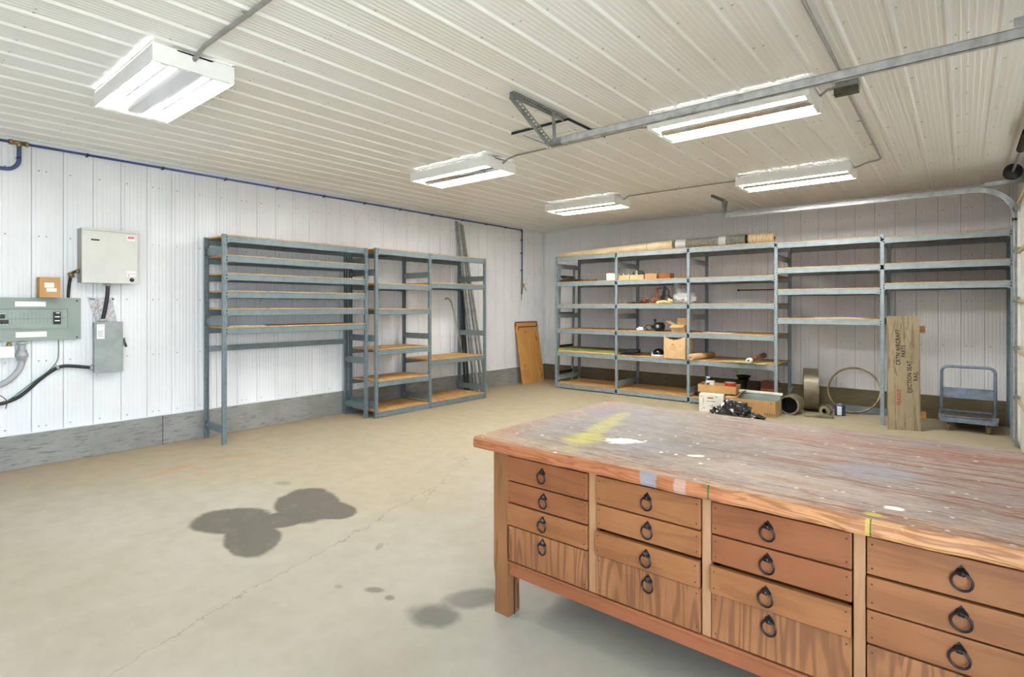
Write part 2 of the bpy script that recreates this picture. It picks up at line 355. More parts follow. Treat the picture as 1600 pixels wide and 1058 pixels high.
# ------------------------------------------------------------------ mesh builder
class MB:
    def __init__(s): s.v = []; s.f = []; s.mi = []; s.sm = []; s.cur = 0
    def add(s, vs, fs, smooth=False, mat=None):
        b = len(s.v); s.v += [tuple(x) for x in vs]
        for f in fs: s.f.append([b + i for i in f]); s.mi.append(s.cur if mat is None else mat); s.sm.append(smooth)
        return s
    def box(s, c, d, rot=None, mat=None, taper=None):
        x, y, z = d[0] / 2, d[1] / 2, d[2] / 2
        vs = [Vector((sx * x, sy * y, sz * z)) for sz in (-1, 1) for sy in (-1, 1) for sx in (-1, 1)]
        if rot is not None:
            R = rot if isinstance(rot, Matrix) else Euler(rot).to_matrix()
            vs = [R @ p for p in vs]
        c = Vector(c); vs = [p + c for p in vs]
        return s.add(vs, [(0, 2, 3, 1), (4, 5, 7, 6), (0, 1, 5, 4), (2, 6, 7, 3), (0, 4, 6, 2), (1, 3, 7, 5)], False, mat)
    def b2(s, lo, hi, mat=None):
        return s.box([(a + b) / 2 for a, b in zip(lo, hi)], [abs(b - a) for a, b in zip(lo, hi)], None, mat)
    def bar(s, p0, p1, w_, h_, up=(0, 0, 1), mat=None):
        p0, p1 = Vector(p0), Vector(p1); d = p1 - p0; L = d.length; d.normalize(); up = Vector(up)
        x = d.cross(up)
        if x.length < 1e-4: x = d.cross(Vector((1, 0, 0)))
        x.normalize(); z = x.cross(d)
        R = Matrix((x, d, z)).transposed()
        return s.box((p0 + p1) / 2, (w_, L, h_), R, mat)
    def tube(s, pts, r, n=10, cap=True, mat=None, closed=False, radii=None):
        pts = [Vector(p) for p in pts]; m = len(pts); rings = []
        up = None
        for i, p in enumerate(pts):
            if closed: d = pts[(i + 1) % m] - pts[i - 1]
            else: d = pts[min(i + 1, m - 1)] - pts[max(i - 1, 0)]
            d.normalize()
            if up is None:
                a = Vector((0, 0, 1)) if abs(d.z) < .9 else Vector((1, 0, 0)); up = (a - d * a.dot(d)).normalized()
            else:
                up = (up - d * up.dot(d)).normalized()
            q = d.cross(up); rr = radii[i] if radii else r
            rings.append([p + up * (math.cos(2 * PI * k / n) * rr) + q * (math.sin(2 * PI * k / n) * rr) for k in range(n)])
        vs = [x for rg in rings for x in rg]; fs = []
        for i in range(m if closed else m - 1):
            j = (i + 1) % m
            for k in range(n): fs.append((i * n + k, i * n + (k + 1) % n, j * n + (k + 1) % n, j * n + k))
        s.add(vs, fs, True, mat)
        if cap and not closed:
            b = len(s.v) - len(vs)
            s.f.append([b + k for k in range(n)][::-1]); s.mi.append(s.cur if mat is None else mat); s.sm.append(False)
            s.f.append([b + (m - 1) * n + k for k in range(n)]); s.mi.append(s.cur if mat is None else mat); s.sm.append(False)
        return s
    def lathe(s, prof, c=(0, 0, 0), axis=(0, 0, 1), n=24, mat=None, smooth=True):
        ax = Vector(axis).normalized(); a = Vector((1, 0, 0)) if abs(ax.x) < .9 else Vector((0, 1, 0))
        u = (a - ax * a.dot(ax)).normalized(); q = ax.cross(u); c = Vector(c)
        vs = [c + ax * z + (u * math.cos(2 * PI * k / n) + q * math.sin(2 * PI * k / n)) * r for r, z in prof for k in range(n)]
        fs = [(i * n + k, i * n + (k + 1) % n, (i + 1) * n + (k + 1) % n, (i + 1) * n + k) for i in range(len(prof) - 1) for k in range(n)]
        return s.add(vs, fs, smooth, mat)
    def prism(s, poly, z0, z1, fn=lambda a, b, c: (a, b, c), mat=None):
        n = len(poly); vs = [fn(a, b, z0) for a, b in poly] + [fn(a, b, z1) for a, b in poly]
        fs = [list(range(n))[::-1], list(range(n, 2 * n))] + [(i, (i + 1) % n, n + (i + 1) % n, n + i) for i in range(n)]
        return s.add(vs, fs, False, mat)
    def blob(s, c, d, amp=.15, freq=3.0, seed=0, nu=20, nv=12, flat=True, mat=None, fn=None):
        from mathutils import noise as N
        vs = []
        for j in range(nv + 1):
            th = PI * j / nv
            for i in range(nu):
                ph = 2 * PI * i / nu; p = Vector((math.sin(th) * math.cos(ph), math.sin(th) * math.sin(ph), math.cos(th)))
                k = 1 + amp * (N.noise(p * freq + Vector((seed, seed * 1.7, 0))) * 1.6 + N.noise(p * freq * 2.7 + Vector((seed, 0, 9))) * .8)
                q = Vector((p.x * d[0] * k, p.y * d[1] * k, p.z * d[2] * k))
                if fn: q = fn(q)
                if flat and q.z < -d[2] * .55: q.z = -d[2] * .55
                vs.append(Vector(c) + q)
        fs = [(j * nu + i, (j + 1) * nu + i, (j + 1) * nu + (i + 1) % nu, j * nu + (i + 1) % nu) for j in range(nv) for i in range(nu)]
        return s.add(vs, fs, False, mat)
    def build(s, name, mats, parent=None, loc=None, rot=None, bevel=0, seg=2, label=None):
        me = bpy.data.meshes.new(name); me.from_pydata(s.v, [], s.f)
        if not isinstance(mats, (list, tuple)): mats = [mats]
        for m in mats: me.materials.append(M[m] if isinstance(m, str) else m)
        for p, k, sm in zip(me.polygons, s.mi, s.sm): p.material_index = k; p.use_smooth = sm
        me.validate(); me.update()
        o = bpy.data.objects.new(name, me); C.objects.link(o)
        if parent: o.parent = parent
        if loc is not None: o.location = loc
        if rot is not None: o.rotation_euler = rot
        if bevel:
            b = o.modifiers.new('bevel', 'BEVEL'); b.width = bevel; b.segments = seg; b.limit_method = 'ANGLE'; b.angle_limit = math.radians(50); b.harden_normals = False
        if label: o['label'] = label
        return o
def tag(o, label, cat, group=None):
    o['label'] = label; o['category'] = cat
    if group: o['group'] = group
    return o
def thing(name, label, cat, loc=(0, 0, 0), rz=0, group=None):
    o = bpy.data.objects.new(name, None); C.objects.link(o); o.location = loc; o.rotation_euler = (0, 0, rz); o.empty_display_size = .1
    return tag(o, label, cat, group)
def struct(o): o['kind'] = 'structure'; return o
def copy_part(o, parent, loc, rot=None):
    c = o.copy(); C.objects.link(c); c.parent = parent; c.location = loc
    if rot is not None: c.rotation_euler = rot
    for ch in list(o.children):
        g = ch.copy(); C.objects.link(g); g.parent = c
    return c
def text_mesh(name, txt, size, mat, parent, loc, rot, extrude=.0006, bold=.0, spacing=1.0):
    cu = bpy.data.curves.new(name, 'FONT'); cu.body = txt; cu.size = size; cu.extrude = extrude; cu.offset = bold; cu.align_x = 'CENTER'; cu.align_y = 'CENTER'; cu.space_character = spacing
    to = bpy.data.objects.new(name + '_tmp', cu); C.objects.link(to)
    bpy.context.view_layer.update(); dg = bpy.context.evaluated_depsgraph_get()
    me = bpy.data.meshes.new_from_object(to.evaluated_get(dg)); bpy.data.objects.remove(to); bpy.data.curves.remove(cu)
    me.name = name; me.materials.clear(); me.materials.append(M[mat])
    o = bpy.data.objects.new(name, me); C.objects.link(o); o.parent = parent; o.location = loc; o.rotation_euler = rot
    return o

# ------------------------------------------------------------------ setting
H = 3.27; XL = -7.2; YB = 9.86; XR = .56; YF = -4.0
P = .252
def steel_profile(a0, a1, phase, minor=.0026, lap=True):
    """corrugation outline: (along, depth) with depth > 0 into the room"""
    pts = []; k = math.floor((a0 - phase) / P) - 1
    while phase + k * P < a1:
        b = phase + k * P
        q = ((0, .0), (.002, -.007), (.0045, -.007), (.0065, .002)) if lap else ((0, .0),)
        q += ((.016, .006 if lap else .014), (.030, .006 if lap else .014), (.044, .0))
        for c_ in (.078, .114, .150, .186, .222): q += ((c_ - .010, 0), (c_ - .005, minor), (c_ + .005, minor), (c_ + .010, 0))
        for a, d in q:
            if a0 < b + a < a1: pts.append((b + a, d))
        k += 1
    return [(a0, 0)] + pts + [(a1, 0)]
def steel_sheet(prof, z0, z1, fn, screws, name, mat):
    m = MB(); n = len(prof)
    m.add([fn(a, d, z0) for a, d in prof] + [fn(a, d, z1) for a, d in prof], [])
    for i in range(n - 1):
        m.f.append([i, i + 1, n + i + 1, n + i]); m.mi.append(2 if prof[i][1] < -.006 and prof[i + 1][1] < -.006 else 0); m.sm.append(False)
    for a, z in screws:
        c = Vector(fn(a, .0, z)); ax = (Vector(fn(a, 1, z)) - c).normalized()
        m.lathe([(.0085, 0), (.0075, .004), (.004, .0055), (.0001, .006)], c, ax, 6, 1, False)
    return struct(m.build(name, [mat, 'screw' if name != 'ceiling' else 'galv', 'groove']))
def wall_screws(a0, a1, phase, rows):
    r = []; k = 0
    b = phase
    while b < a1:
        if b > a0:
            for z in rows:
                r.append((b + .06, z))
                if k % 4 == 0: r.append((b + .118, z))
        b += P; k += 1
    return [q for q in r if a0 + .02 < q[0] < a1 - .02]
ROWS = (.39, 1.05, 1.68, 2.31, 2.97)
def ph(base, a0):  # first phase past a0
    return base - math.floor((base - a0) / P) * P
steel_sheet(steel_profile(YF, YB, 1.162), .33, H, lambda a, d, z: (XL + d, a, z), wall_screws(YF, YB, ph(1.162, YF), ROWS), 'wall_left', 'steel_panel')
steel_sheet(steel_profile(XL, XR, XL + .12), .33, H, lambda a, d, z: (a, YB - d, z), wall_screws(XL, XR, XL + .12, ROWS), 'wall_back', 'steel_panel')
steel_sheet(steel_profile(XL, XR, XL + .12), .33, H, lambda a, d, z: (a, YF + d, z), [], 'wall_front', 'steel_panel')
D1 = (-3.3, 1.4); D2 = (3.85, 8.47); DZ = 2.74
for a0, a1, z0, z1 in ((YF, D1[0], 0, H), (D1[0], D1[1], DZ, H), (D1[1], D2[0], 0, H), (D2[0], D2[1], DZ + .1, H), (D2[1], YB, .33, H)):
    steel_sheet(steel_profile(a0, a1, 1.162), z0, z1, lambda a, d, z: (XR - d, a, z), [], 'wall_right', 'steel_panel')
cs = []
yy = -3.6; r_ = 0
while yy < 9.8:
    b = XL + .05; k = 0
    while b < XR:
        if b + .06 < XR: cs.append((b + .06, yy))
        if k % 4 == 0 and b + .118 < XR: cs.append((b + .118, yy))
        b += P; k += 1
    yy += .61; r_ += 1
steel_sheet(steel_profile(XL, XR, XL + .05, .0022, False), YF, YB, lambda a, d, z: (a, z, H - d), cs, 'ceiling', 'ceiling_panel')
# outer skin so no daylight leaks through the sheets
m = MB()
m.b2((XL - .15, YF - .15, H + .02), (XR + .15, YB + .15, H + .12))
struct(m.build('trim_0', 'trim'))['label'] = 'roof deck above the ceiling sheets'
m = MB(); m.b2((XL - .16, YF - .16, 0), (XL - .012, YB + .16, H + .02)); struct(m.build('wall_left', 'curb_l'))
m = MB(); m.b2((XL - .01, YB + .012, 0), (XR + .01, YB + .16, H + .02)); struct(m.build('wall_back', 'curb_b'))
m = MB(); m.b2((XL - .01, YF - .16, 0), (XR + .01, YF - .012, H + .02)); struct(m.build('wall_front', 'curb_l'))
for a0, a1, z0, z1 in ((YF, D1[0], 0, H), (D1[0], D1[1], DZ, H), (D1[1], D2[0], 0, H), (D2[0], D2[1], DZ + .1, H), (D2[1], YB, 0, H)):
    m = MB(); m.b2((XR + .012, a0, z0), (XR + .15, a1, z1)); struct(m.build('wall_right', 'trim'))
m = MB(); m.b2((XL - .15, YF - .15, -.15), (XR + .15, YB + .15, 0)); struct(m.build('floor', 'floor'))
m = MB(); m.b2((XR + .15, -40, -.17), (45, 45, -.03)); struct(m.build('ground', 'ground'))  # unseen yard added outside to bounce daylight in
# concrete curbs (cast in lengths with joints)
ys = [YF, -2.4, 2.325, 7.0, YB - .03]
for a, b in zip(ys[:-1], ys[1:]):
    m = MB(); m.b2((XL - .01, a, 0), (XL + .03, b - .006, .335)); struct(m.build('baseboard_left', 'curb_l', bevel=.004))
m = MB(); m.b2((XL - .01, YB - .03, 0), (-3.0, YB + .01, .335)); struct(m.build('baseboard_back', 'curb_b', bevel=.004))
m = MB(); m.b2((-2.994, YB - .03, 0), (XR, YB + .01, .335)); struct(m.build('baseboard_back', 'curb_b', bevel=.004))
m = MB(); m.b2((XR - .03, D2[1] + .1, 0), (XR + .01, YB - .03, .335)); struct(m.build('baseboard_right', 'curb_b', bevel=.004))
# trims: ceiling corner moulding, wall corner, flashing on the curb
m = MB(); m.b2((XL, YF, H - .045), (XL + .018, YB, H)); m.b2((XL + .018, YF, H - .016), (XL + .05, YB, H - .004)); struct(m.build('trim_left', 'trim'))
m = MB(); m.b2((XL, YB - .018, H - .05), (XR, YB, H)); m.b2((XL, YB - .05, H - .016), (XR, YB - .018, H - .004)); struct(m.build('trim_back', 'trim'))
m = MB(); m.b2((XL, YB - .05, .335), (XL + .014, YB, H - .05)); m.b2((XL, YB - .016, .335), (XL + .05, YB, H - .05)); struct(m.build('trim_1', 'trim'))
m = MB(); m.b2((XL, YF, .335), (XL + .036, YB, .341)); struct(m.build('trim_2', 'trim'))
m = MB(); m.b2((XL, YB - .036, .335), (XR, YB, .341)); struct(m.build('trim_3', 'trim'))

# ------------------------------------------------------------------ overhead door (closed) in the right wall, its tracks and springs
d_ = thing('door_2', 'closed white sectional overhead door in the right wall', 'door', (XR - .035, 6.16, 0)); del d_['category']; d_['kind'] = 'structure'
for k in range(5):
    m = MB(); m.b2((-.022, -2.31, k * .56 + .004), (.022, 2.31, k * .56 + .556)); m.b2((-.05, -2.31, k * .56 + .525), (-.022, 2.31, k * .56 + .556), 1)
    for y in (-2.29, -1.15, 0, 1.15, 2.29): m.b2((-.045, y - .04, k * .56 + .03), (-.022, y + .04, k * .56 + .53))
    m.build('door_section', ['door_white', 'door_edge'], d_, bevel=.003)
for k in range(6):
    for y in (-2.25, 2.25):
        m = MB(); z = max(.06, min(2.72, k * .56)); m.box((-.062, y, z), (.018, .09, .07)); m.tube([(-.072, y, z), (-.072, y + (.1 if y > 0 else -.1), z)], .008, 8); m.tube([(-.072, y + (.075 if y > 0 else -.075), z), (-.072, y + (.105 if y > 0 else -.105), z)], .022, 12)
        m.build('hinge_roller', 'galv_dull', d_)
def track(y, sgn, xend, label, R=.38):
    t = thing('overhead_door_track', label, 'door track', (.45, y, 0)); zt = 2.985; w2 = .028
    path = [(.028, 0, .0), (.028, 0, zt - R)] + [(.028 - R + R * math.cos(a), 0, zt - R + R * math.sin(a)) for a in [PI / 2 * k / 10 for k in range(1, 11)]] + [(xend - .45, 0, zt)]
    # C section: back web, two lips
    m = MB()
    def strip(off_in, off_out, y0, y1):
        vs = []; 
        for i, p in enumerate(path):
            a = Vector(path[max(i - 1, 0)]); b = Vector(path[min(i + 1, len(path) - 1)]); d = (b - a).normalized(); nrm = Vector((-d.z, 0, d.x))
            for o_, yy in ((off_in, y0), (off_out, y0), (off_out, y1), (off_in, y1)): vs.append(Vector(p) + nrm * o_ + Vector((0, yy, 0)))
        fs = [(i * 4 + k, i * 4 + (k + 1) % 4, (i + 1) * 4 + (k + 1) % 4, (i + 1) * 4 + k) for i in range(len(path) - 1) for k in range(4)]
        fs += [(3, 2, 1, 0), tuple((len(path) - 1) * 4 + k for k in range(4))]
        m.add(vs, fs)
    strip(-w2, w2, .0, .003); strip(-w2, -w2 + .003, -.03 * sgn, 0.0); strip(w2 - .003, w2, -.03 * sgn, 0.0); strip(-w2, -w2 + .008, -.034 * sgn, -.03 * sgn); strip(w2 - .008, w2, -.034 * sgn, -.03 * sgn)
    m.build('rail', 'galv', t)
    m = MB(); m.box((.088, .02 * sgn, 1.3), (.003, .06, 2.6)); m.box((.07, .045 * sgn, 1.3), (.04, .003, 2.6)); m.build('wall_angle', 'galv_dull', t)
    m = MB(); m.bar((-.25, .006, 3.04), (.09, .006, 3.06), .004, .04); m.bar((-.25, .006, 3.06), (.09, .006, 3.08), .03, .004); m.build('header_angle', 'galv', t)
    m = MB(); m.box((.05, .0, 3.10), (.09, .006, .16)); m.build('bearing_plate', 'galv_dull', t)
    m = MB(); m.box((.028, -.01, zt - R + .0), (.062, .05, .025)); m.box((.0, .012, zt - R), (.02, .05, .04)); m.build('splice_clamp', 'black', t)
    return t
t1 = track(3.77, -1, -2.58, 'long galvanised door track under the ceiling nearest the camera', .20)
t2 = track(8.55, 1, -2.84, 'curved galvanised door track beside the back wall shelving')
def perforated(m, p0, p1, up=(0, 0, 1)):
    m.bar(p0, p1, .035, .003, up); m.bar(Vector(p0) + Vector(up) * .016, Vector(p1) + Vector(up) * .016, .003, .032, up)
def perf_strip(p0, p1, side, parent, name, w_=.038):
    """angle iron with real slots: pieces between holes"""
    p0, p1 = Vector(p0), Vector(p1); L = (p1 - p0).length; d = (p1 - p0).normalized(); s = Vector(side).normalized(); n = d.cross(s)
    m = MB(); pitch = .038; k = int(L / pitch)
    for sgn in (-1, 1): m.bar(p0 + s * sgn * w_ * .36, p1 + s * sgn * w_ * .36, w_ * .28, .003, n)
    for i in range(k + 1):
        a = p0 + d * (i * pitch); b = p0 + d * min(L, i * pitch + .018)
        if (b - a).length > .002: m.bar(a, b, w_ * .5, .003, n)
    m.bar(p0 - s * w_ * .5 + n * .017, p1 - s * w_ * .5 + n * .017, .003, .034, n)
    m.build(name, 'galv_dull', parent)
hb = thing('track_hanger', 'slotted angle hanger tying the near door track to the ceiling beside the attic hatch', 'bracket', (-2.60, 3.77, 2.985))
perf_strip((-.08, -.52, .27), (-.08, .22, .27), (1, 0, 0), hb, 'ceiling_angle', .045)
perf_strip((-.08, .03, .255), (-.06, .03, -.03), (0, 1, 0), hb, 'drop_angle', .05)
perf_strip((-.09, -.50, .255), (-.07, .02, -.03), (1, .2, 0), hb, 'diagonal_brace', .045)
m = MB(); m.box((-.03, .015, .0), (.10, .045, .05)); m.build('track_bolt_plate', 'galv_dull', hb)
hb2 = thing('track_hanger', 'small slotted angle hanger holding the end of the far door track', 'bracket', (-2.84, 8.55, 2.985))
perf_strip((-.02, -.42, .27), (-.02, .18, .27), (1, 0, 0), hb2, 'ceiling_angle', .04)
perf_strip((-.02, .02, .255), (.0, .02, -.03), (0, 1, 0), hb2, 'drop_angle', .04)
perf_strip((.0, .16, .255), (.005, .03, .0), (1, .2, 0), hb2, 'diagonal_brace', .03)
sh = thing('spring_shaft', 'torsion spring shaft with black cable drum above the closed door', 'shaft', (.44, 8.5, 3.14))
m = MB(); m.tube([(0, .2, 0), (0, -4.7, 0)], .013, 10); m.build('shaft', 'galv_dull', sh)
m = MB(); m.lathe([(.013, -.05), (.085, -.05), (.085, -.042), (.068, -.04), (.068, 0), (.062, .03), (.085, .032), (.085, .04), (.013, .04)], (0, -.03, 0), (0, 1, 0), 28); m.build('cable_drum', 'black', sh)
m = MB(); pts = [(.034 * math.cos(a), -1.2 - a * .0016 * 1.0, .034 * math.sin(a)) for a in [i * PI / 5 for i in range(700)]]; m.tube(pts, .0045, 5); m.build('torsion_spring', 'black', sh)

# ------------------------------------------------------------------ ceiling: hatch, lights, conduits
ha = thing('attic_hatch', 'square white attic hatch set in the ceiling by the track hanger', 'hatch', (-3.01, 4.36, H))
m = MB()
for c, d in (((0, -.285, -.020), (.64, .07, .022)), ((0, .285, -.020), (.64, .07, .022)), ((-.285, 0, -.020), (.07, .50, .022)), ((.285, 0, -.020), (.07, .50, .022))): m.box(c, d)
for c, d in (((0, -.3225, -.016), (.65, .004, .024)), ((.3225, 0, -.016), (.004, .65, .024)), ((0, .246, -.0275), (.49, .008, .003)), ((-.246, 0, -.0275), (.008, .49, .003))): m.box(c, d, mat=1)
m.build('hatch_frame', ['trim', 'rivet'], ha)
m = MB(); m.box((0, 0, -.008), (.515, .515, .006)); m.box((.07, -.02, -.0105), (.36, .004, .003), mat=1); m.box((-.2, .0, -.0105), (.004, .34, .003), mat=1); m.build('hatch_panel', ['fixture', 'groove'], ha)
def fixture(x0, y0, label):
    """four-tube high-bay fluorescent, 1.25 long in x and .49 wide in y"""
    t = thing('fluorescent_fixture', label, 'ceiling light', (x0 + .625, y0 + .245, 3.12), 0, None)
    Lx, Wy = .625, .245
    m = MB()
    m.b2((-Lx, -Wy, .0), (-Lx + .012, Wy, .115)); m.b2((Lx - .012, -Wy, .0), (Lx, Wy, .115))       # end plates
    m.b2((-Lx, -.11, .10), (Lx, .11, .118))                                                          # spine
    for s in (-1, 1):
        for e in (-1, 1): m.box((e * (Lx - .02), s * .13, .012), (.03, .20, .018))
    m.build('housing', 'fixture', t, bevel=.002)
    # folded reflector with perforated outer wings
    prof = [(-.212, .058), (-.205, .066), (-.185, .066), (-.150, .030), (-.115, .066), (-.095, .066), (-.050, .012), (.05, .012), (.095, .066), (.115, .066), (.150, .030), (.185, .066), (.205, .066), (.212, .058)]
    m = MB(); n = len(prof)
    vs = [(-Lx + .012, y, z) for y, z in prof] + [(Lx - .012, y, z) for y, z in prof] + [(-Lx + .012, y, z + .002) for y, z in prof] + [(Lx - .012, y, z + .002) for y, z in prof]
    fs = [(i, i + 1, n + i + 1, n + i) for i in range(n - 1)] + [(2 * n + i, 3 * n + i, 3 * n + i + 1, 2 * n + i + 1) for i in range(n - 1)]
    m.add(vs, fs)
    m.build('reflector', 'reflector', t)
    for s in (-1, 1):
        m = MB(); k = 0
        x = -Lx + .02
        m.b2((-Lx, s * .245 - .001, .108), (Lx, s * .245 + .001, .118)); m.b2((-Lx, s * .245 - .001, .0), (Lx, s * .245 + .001, .103))
        while x < Lx - .03: m.b2((x, s * .245 - .001, .103), (x + .010, s * .245 + .001, .108)); x += .04
        m.build('side_wing', 'fixture', t)
    for y in (-.195, -.105, .105, .195):
        m = MB(); m.tube([(-.60, y, .030), (.60, y, .030)], .0125, 12, True)
        m.build('tube', 'tube', t)
    for y in (-.15, .15):
        for e in (-1, 1):
            m = MB(); m.box((e * .604, y, .026), (.016, .13, .034)); m.build('lamp_holder', 'fixture', t, bevel=.002)
    for e in (-1, 1):
        m = MB(); m.tube([(e * .45, 0, .115), (e * .45, 0, .153)], .004, 6); m.build('hanger', 'galv_dull', t)
    return t
fixture(-5.10, 1.19, 'lit four-tube fluorescent fixture at upper left, nearest the electrical panel')
fixture(-5.20, 4.36, 'lit four-tube fluorescent fixture left of the attic hatch, above the left shelving')
fixture(-5.18, 7.12, 'lit four-tube fluorescent fixture nearest the far left corner of the room')
fixture(-2.10, 4.38, 'lit four-tube fluorescent fixture just behind the near door track, wired to the junction box')
fixture(-2.22, 7.13, 'lit four-tube fluorescent fixture on the right before the back wall shelving')
def conduit(pts, label, r=.011, mat='conduit', straps=(), name='ceiling_conduit', cat='conduit'):
    t = thing(name, label, cat, (0, 0, 0))
    m = MB(); m.tube(pts, r, 10); m.build('pipe', mat, t)
    for p, ax in straps:
        m = MB(); a = Vector(ax); q = Vector((a.y, a.x, 0)).normalized()
        m.bar(Vector(p) - q * .035, Vector(p) + q * .012, .016, .004); m.lathe([(r + .003, -.008), (r + .003, .008)], p, ax, 12); m.build('strap', 'galv_dull', t)
    return t
ZC = H - .026
conduit([(-3.86, 1.43, 3.20), (-3.80, 1.43, 3.22), (-3.70, 1.43, ZC), (.5, 1.43, ZC)], 'steel conduit running from the upper left light fixture toward the camera', .014, straps=(((-3.1, 1.43, ZC), (1, 0, 0)), ((-1.9, 1.43, ZC), (1, 0, 0)), ((-.6, 1.43, ZC), (1, 0, 0))))
conduit([(-3.94, 4.62, 3.19), (-3.86, 4.62, 3.23), (-3.75, 4.62, ZC), (-2.3, 4.62, ZC), (-2.15, 4.62, 3.22), (-2.11, 4.62, 3.20)], 'thin conduit between the light left of the hatch and the light by the junction box', .010, straps=(((-3.1, 4.62, ZC), (1, 0, 0)),))
conduit([(-.84, 4.70, 3.20), (-.79, 4.70, 3.235), (-.73, 4.70, 3.235)], 'short pair of conduits from the light into the ceiling junction box', .010)
conduit([(-.66, -3.5, ZC), (-.66, 4.62, ZC)], 'ceiling conduit coming from the camera side into the junction box', .010, straps=(((-.66, 3.1, ZC), (0, 1, 0)),))
arc = [(-.70 - .12 + .12 * math.cos(a), 7.26 + .12 * math.sin(a), ZC) for a in [PI / 2 * k / 6 for k in range(7)]]
conduit([(-.68, 4.80, ZC)] + arc + [(-.90, 7.38, 3.22), (-.965, 7.38, 3.20)], 'bent conduit from the junction box back to the right rear light', .010, straps=(((-.69, 5.7, ZC), (0, 1, 0)), ((-.695, 6.6, ZC), (0, 1, 0))))
conduit([(-3.92, 7.38, 3.20), (-3.84, 7.38, ZC), (-2.30, 7.38, ZC), (-2.23, 7.38, 3.20)], 'thin conduit between the two rear light fixtures', .009, straps=(((-3.1, 7.38, ZC), (1, 0, 0)),))
jb = thing('junction_box', 'small square steel junction box on the ceiling right of the light fixture', 'junction box', (-.66, 4.72, H))
m = MB(); m.b2((-.07, -.07, -.055), (.07, .07, -.004)); m.build('box', 'galv_dull', jb, bevel=.003)
m = MB(); m.b2((-.078, -.085, -.11), (.078, -.02, -.058)); m.build('switch_housing', 'grime', jb, bevel=.003)

# ------------------------------------------------------------------ rivet shelving
def shelving(name, label, loc, rz, xs, depth, height, bays, braces, thick=.045, bmat='beam', pmat='post', beamh=.078, extra=None):
    """local frame: x along the unit, front faces -y (front row y=0, rear row y=depth)"""
    t = thing(name, label, 'shelving unit', loc, rz)
    def post_mesh():
        m = MB(); w_, d_ = thick, .034
        m.b2((-w_ / 2, -.0015, 0), (w_ / 2, .0015, height)); m.b2((-w_ / 2 + .0, 0, 0), (-w_ / 2 + .003, d_, height)); m.b2((w_ / 2 - .003, 0, 0), (w_ / 2, d_, height))
        m.b2((-w_ / 2, -.002, 0), (w_ / 2, d_, .004))
        return m
    fp = post_mesh().build('post', pmat, t, (xs[0], 0, 0))
    for i, x in enumerate(xs):
        if i: copy_part(fp, t, (x, 0, 0))
        copy_part(fp, t, (x, depth, 0), (0, 0, PI))
    for i, lv in enumerate(bays):
        x0, x1 = xs[i] + thick / 2, xs[i + 1] - thick / 2; L = x1 - x0; xm = (x0 + x1) / 2
        proto = None; deck = None; mid = None
        for z in lv:
            if proto is None:
                m = MB(); m.b2((-L / 2, 0, -beamh / 2), (L / 2, .003, beamh / 2)); m.b2((-L / 2, 0, -beamh / 2), (L / 2, .03, -beamh / 2 + .003)); m.b2((-L / 2, 0, beamh / 2 - .012), (L / 2, .03, beamh / 2 - .009))
                for s in (-1, 1):
                    m.b2((s * L / 2 - .012 * (1 + s), -.004, -beamh / 2 - .006), (s * L / 2 + .012 * (1 - s), .0, beamh / 2))     # clip plate
                    m.b2((s * (L / 2 + .018) - .018, -.006, -.03), (s * (L / 2 + .018) + .018, -.002, .03))
                    for dz in (-.018, .018): m.lathe([(.009, 0), (.008, .004), (.001, .006)], (s * (L / 2 + .004), -.005, dz), (0, -1, 0), 8, 1)
                proto = m.build('beam', [bmat, 'rivet'], t, (xm, -.001, z))
                copy_part(proto, t, (xm, depth + .001, z), (0, 0, PI))
                m = MB(); m.b2((-L / 2 + .002, .006, beamh / 2 - .008), (L / 2 - .002, depth - .006, beamh / 2 + .012)); deck = m.build('shelf_board', 'osb', t, (xm, 0, z), bevel=.002)
                m = MB(); m.b2((-.02, .006, -.02), (.02, depth - .006, -.017)); m.b2((-.0015, .006, -.02), (.0015, depth - .006, .012)); mid = m.build('cross_support', bmat, t, (xm, 0, z))
            else:
                copy_part(proto, t, (xm, -.001, z)); copy_part(proto, t, (xm, depth + .001, z), (0, 0, PI)); copy_part(deck, t, (xm, 0, z)); copy_part(mid, t, (xm, 0, z))
    bp = None
    for i, x in enumerate(xs):
        for z in braces[i]:
            if bp is None:
                m = MB(); m.b2((-.002, .004, -.045), (.002, depth - .004, .045)); m.b2((-.002, .01, -.045), (.014, depth - .01, -.042)); m.b2((-.002, .01, .042), (.014, depth - .01, .045))
                for y in (.035, depth - .035):
                    m.lathe([(.011, 0), (.009, .004), (.001, .006)], (.014, y, 0), (1, 0, 0), 8, 1); m.lathe([(.011, 0), (.009, .004), (.001, .006)], (-.002, y, 0), (-1, 0, 0), 8, 1)
                bp = m.build('side_brace', [bmat, 'galv'], t, (x, 0, z))
            else: copy_part(bp, t, (x, 0, z))
    if extra: extra(t)
    return t
# left wall: front faces +x -> local x along +y needs rz = 90deg: local -y -> +x
def exA(t):
    m = MB(); m.b2((.02, .495, 1.05), (1.93, .50, 1.12)); m.b2((.02, .48, 1.05), (1.93, .495, 1.053)); m.build('rear_tie', 'beam', t)
shelving('steel_shelving', 'blue grey steel shelving with six close shelves up high, nearest on the left wall', (-6.59, 2.77, 0), PI / 2, [0, 1.95], .53, 2.44,
         [[2.388, 2.158, 1.945, 1.738, 1.53, 1.312]], [(2.26, 1.42, .165), (2.26, .82, .165)], .048, extra=exA)
shelving('steel_shelving', 'two-bay blue grey steel shelving beside the leaning pipes on the left wall', (-6.46, 4.80, 0), PI / 2, [0, 1.02, 2.30], .66, 2.44,
         [[2.388, 1.89, 1.52, .936, .48, .045], [2.388, 1.93, .71, .045]], [(2.09, 1.14, .19), (2.10, 1.13, .17), (2.09, 1.13, .175)], .046)
LB = [2.53, 2.03, 1.60, 1.115, .672, .055]
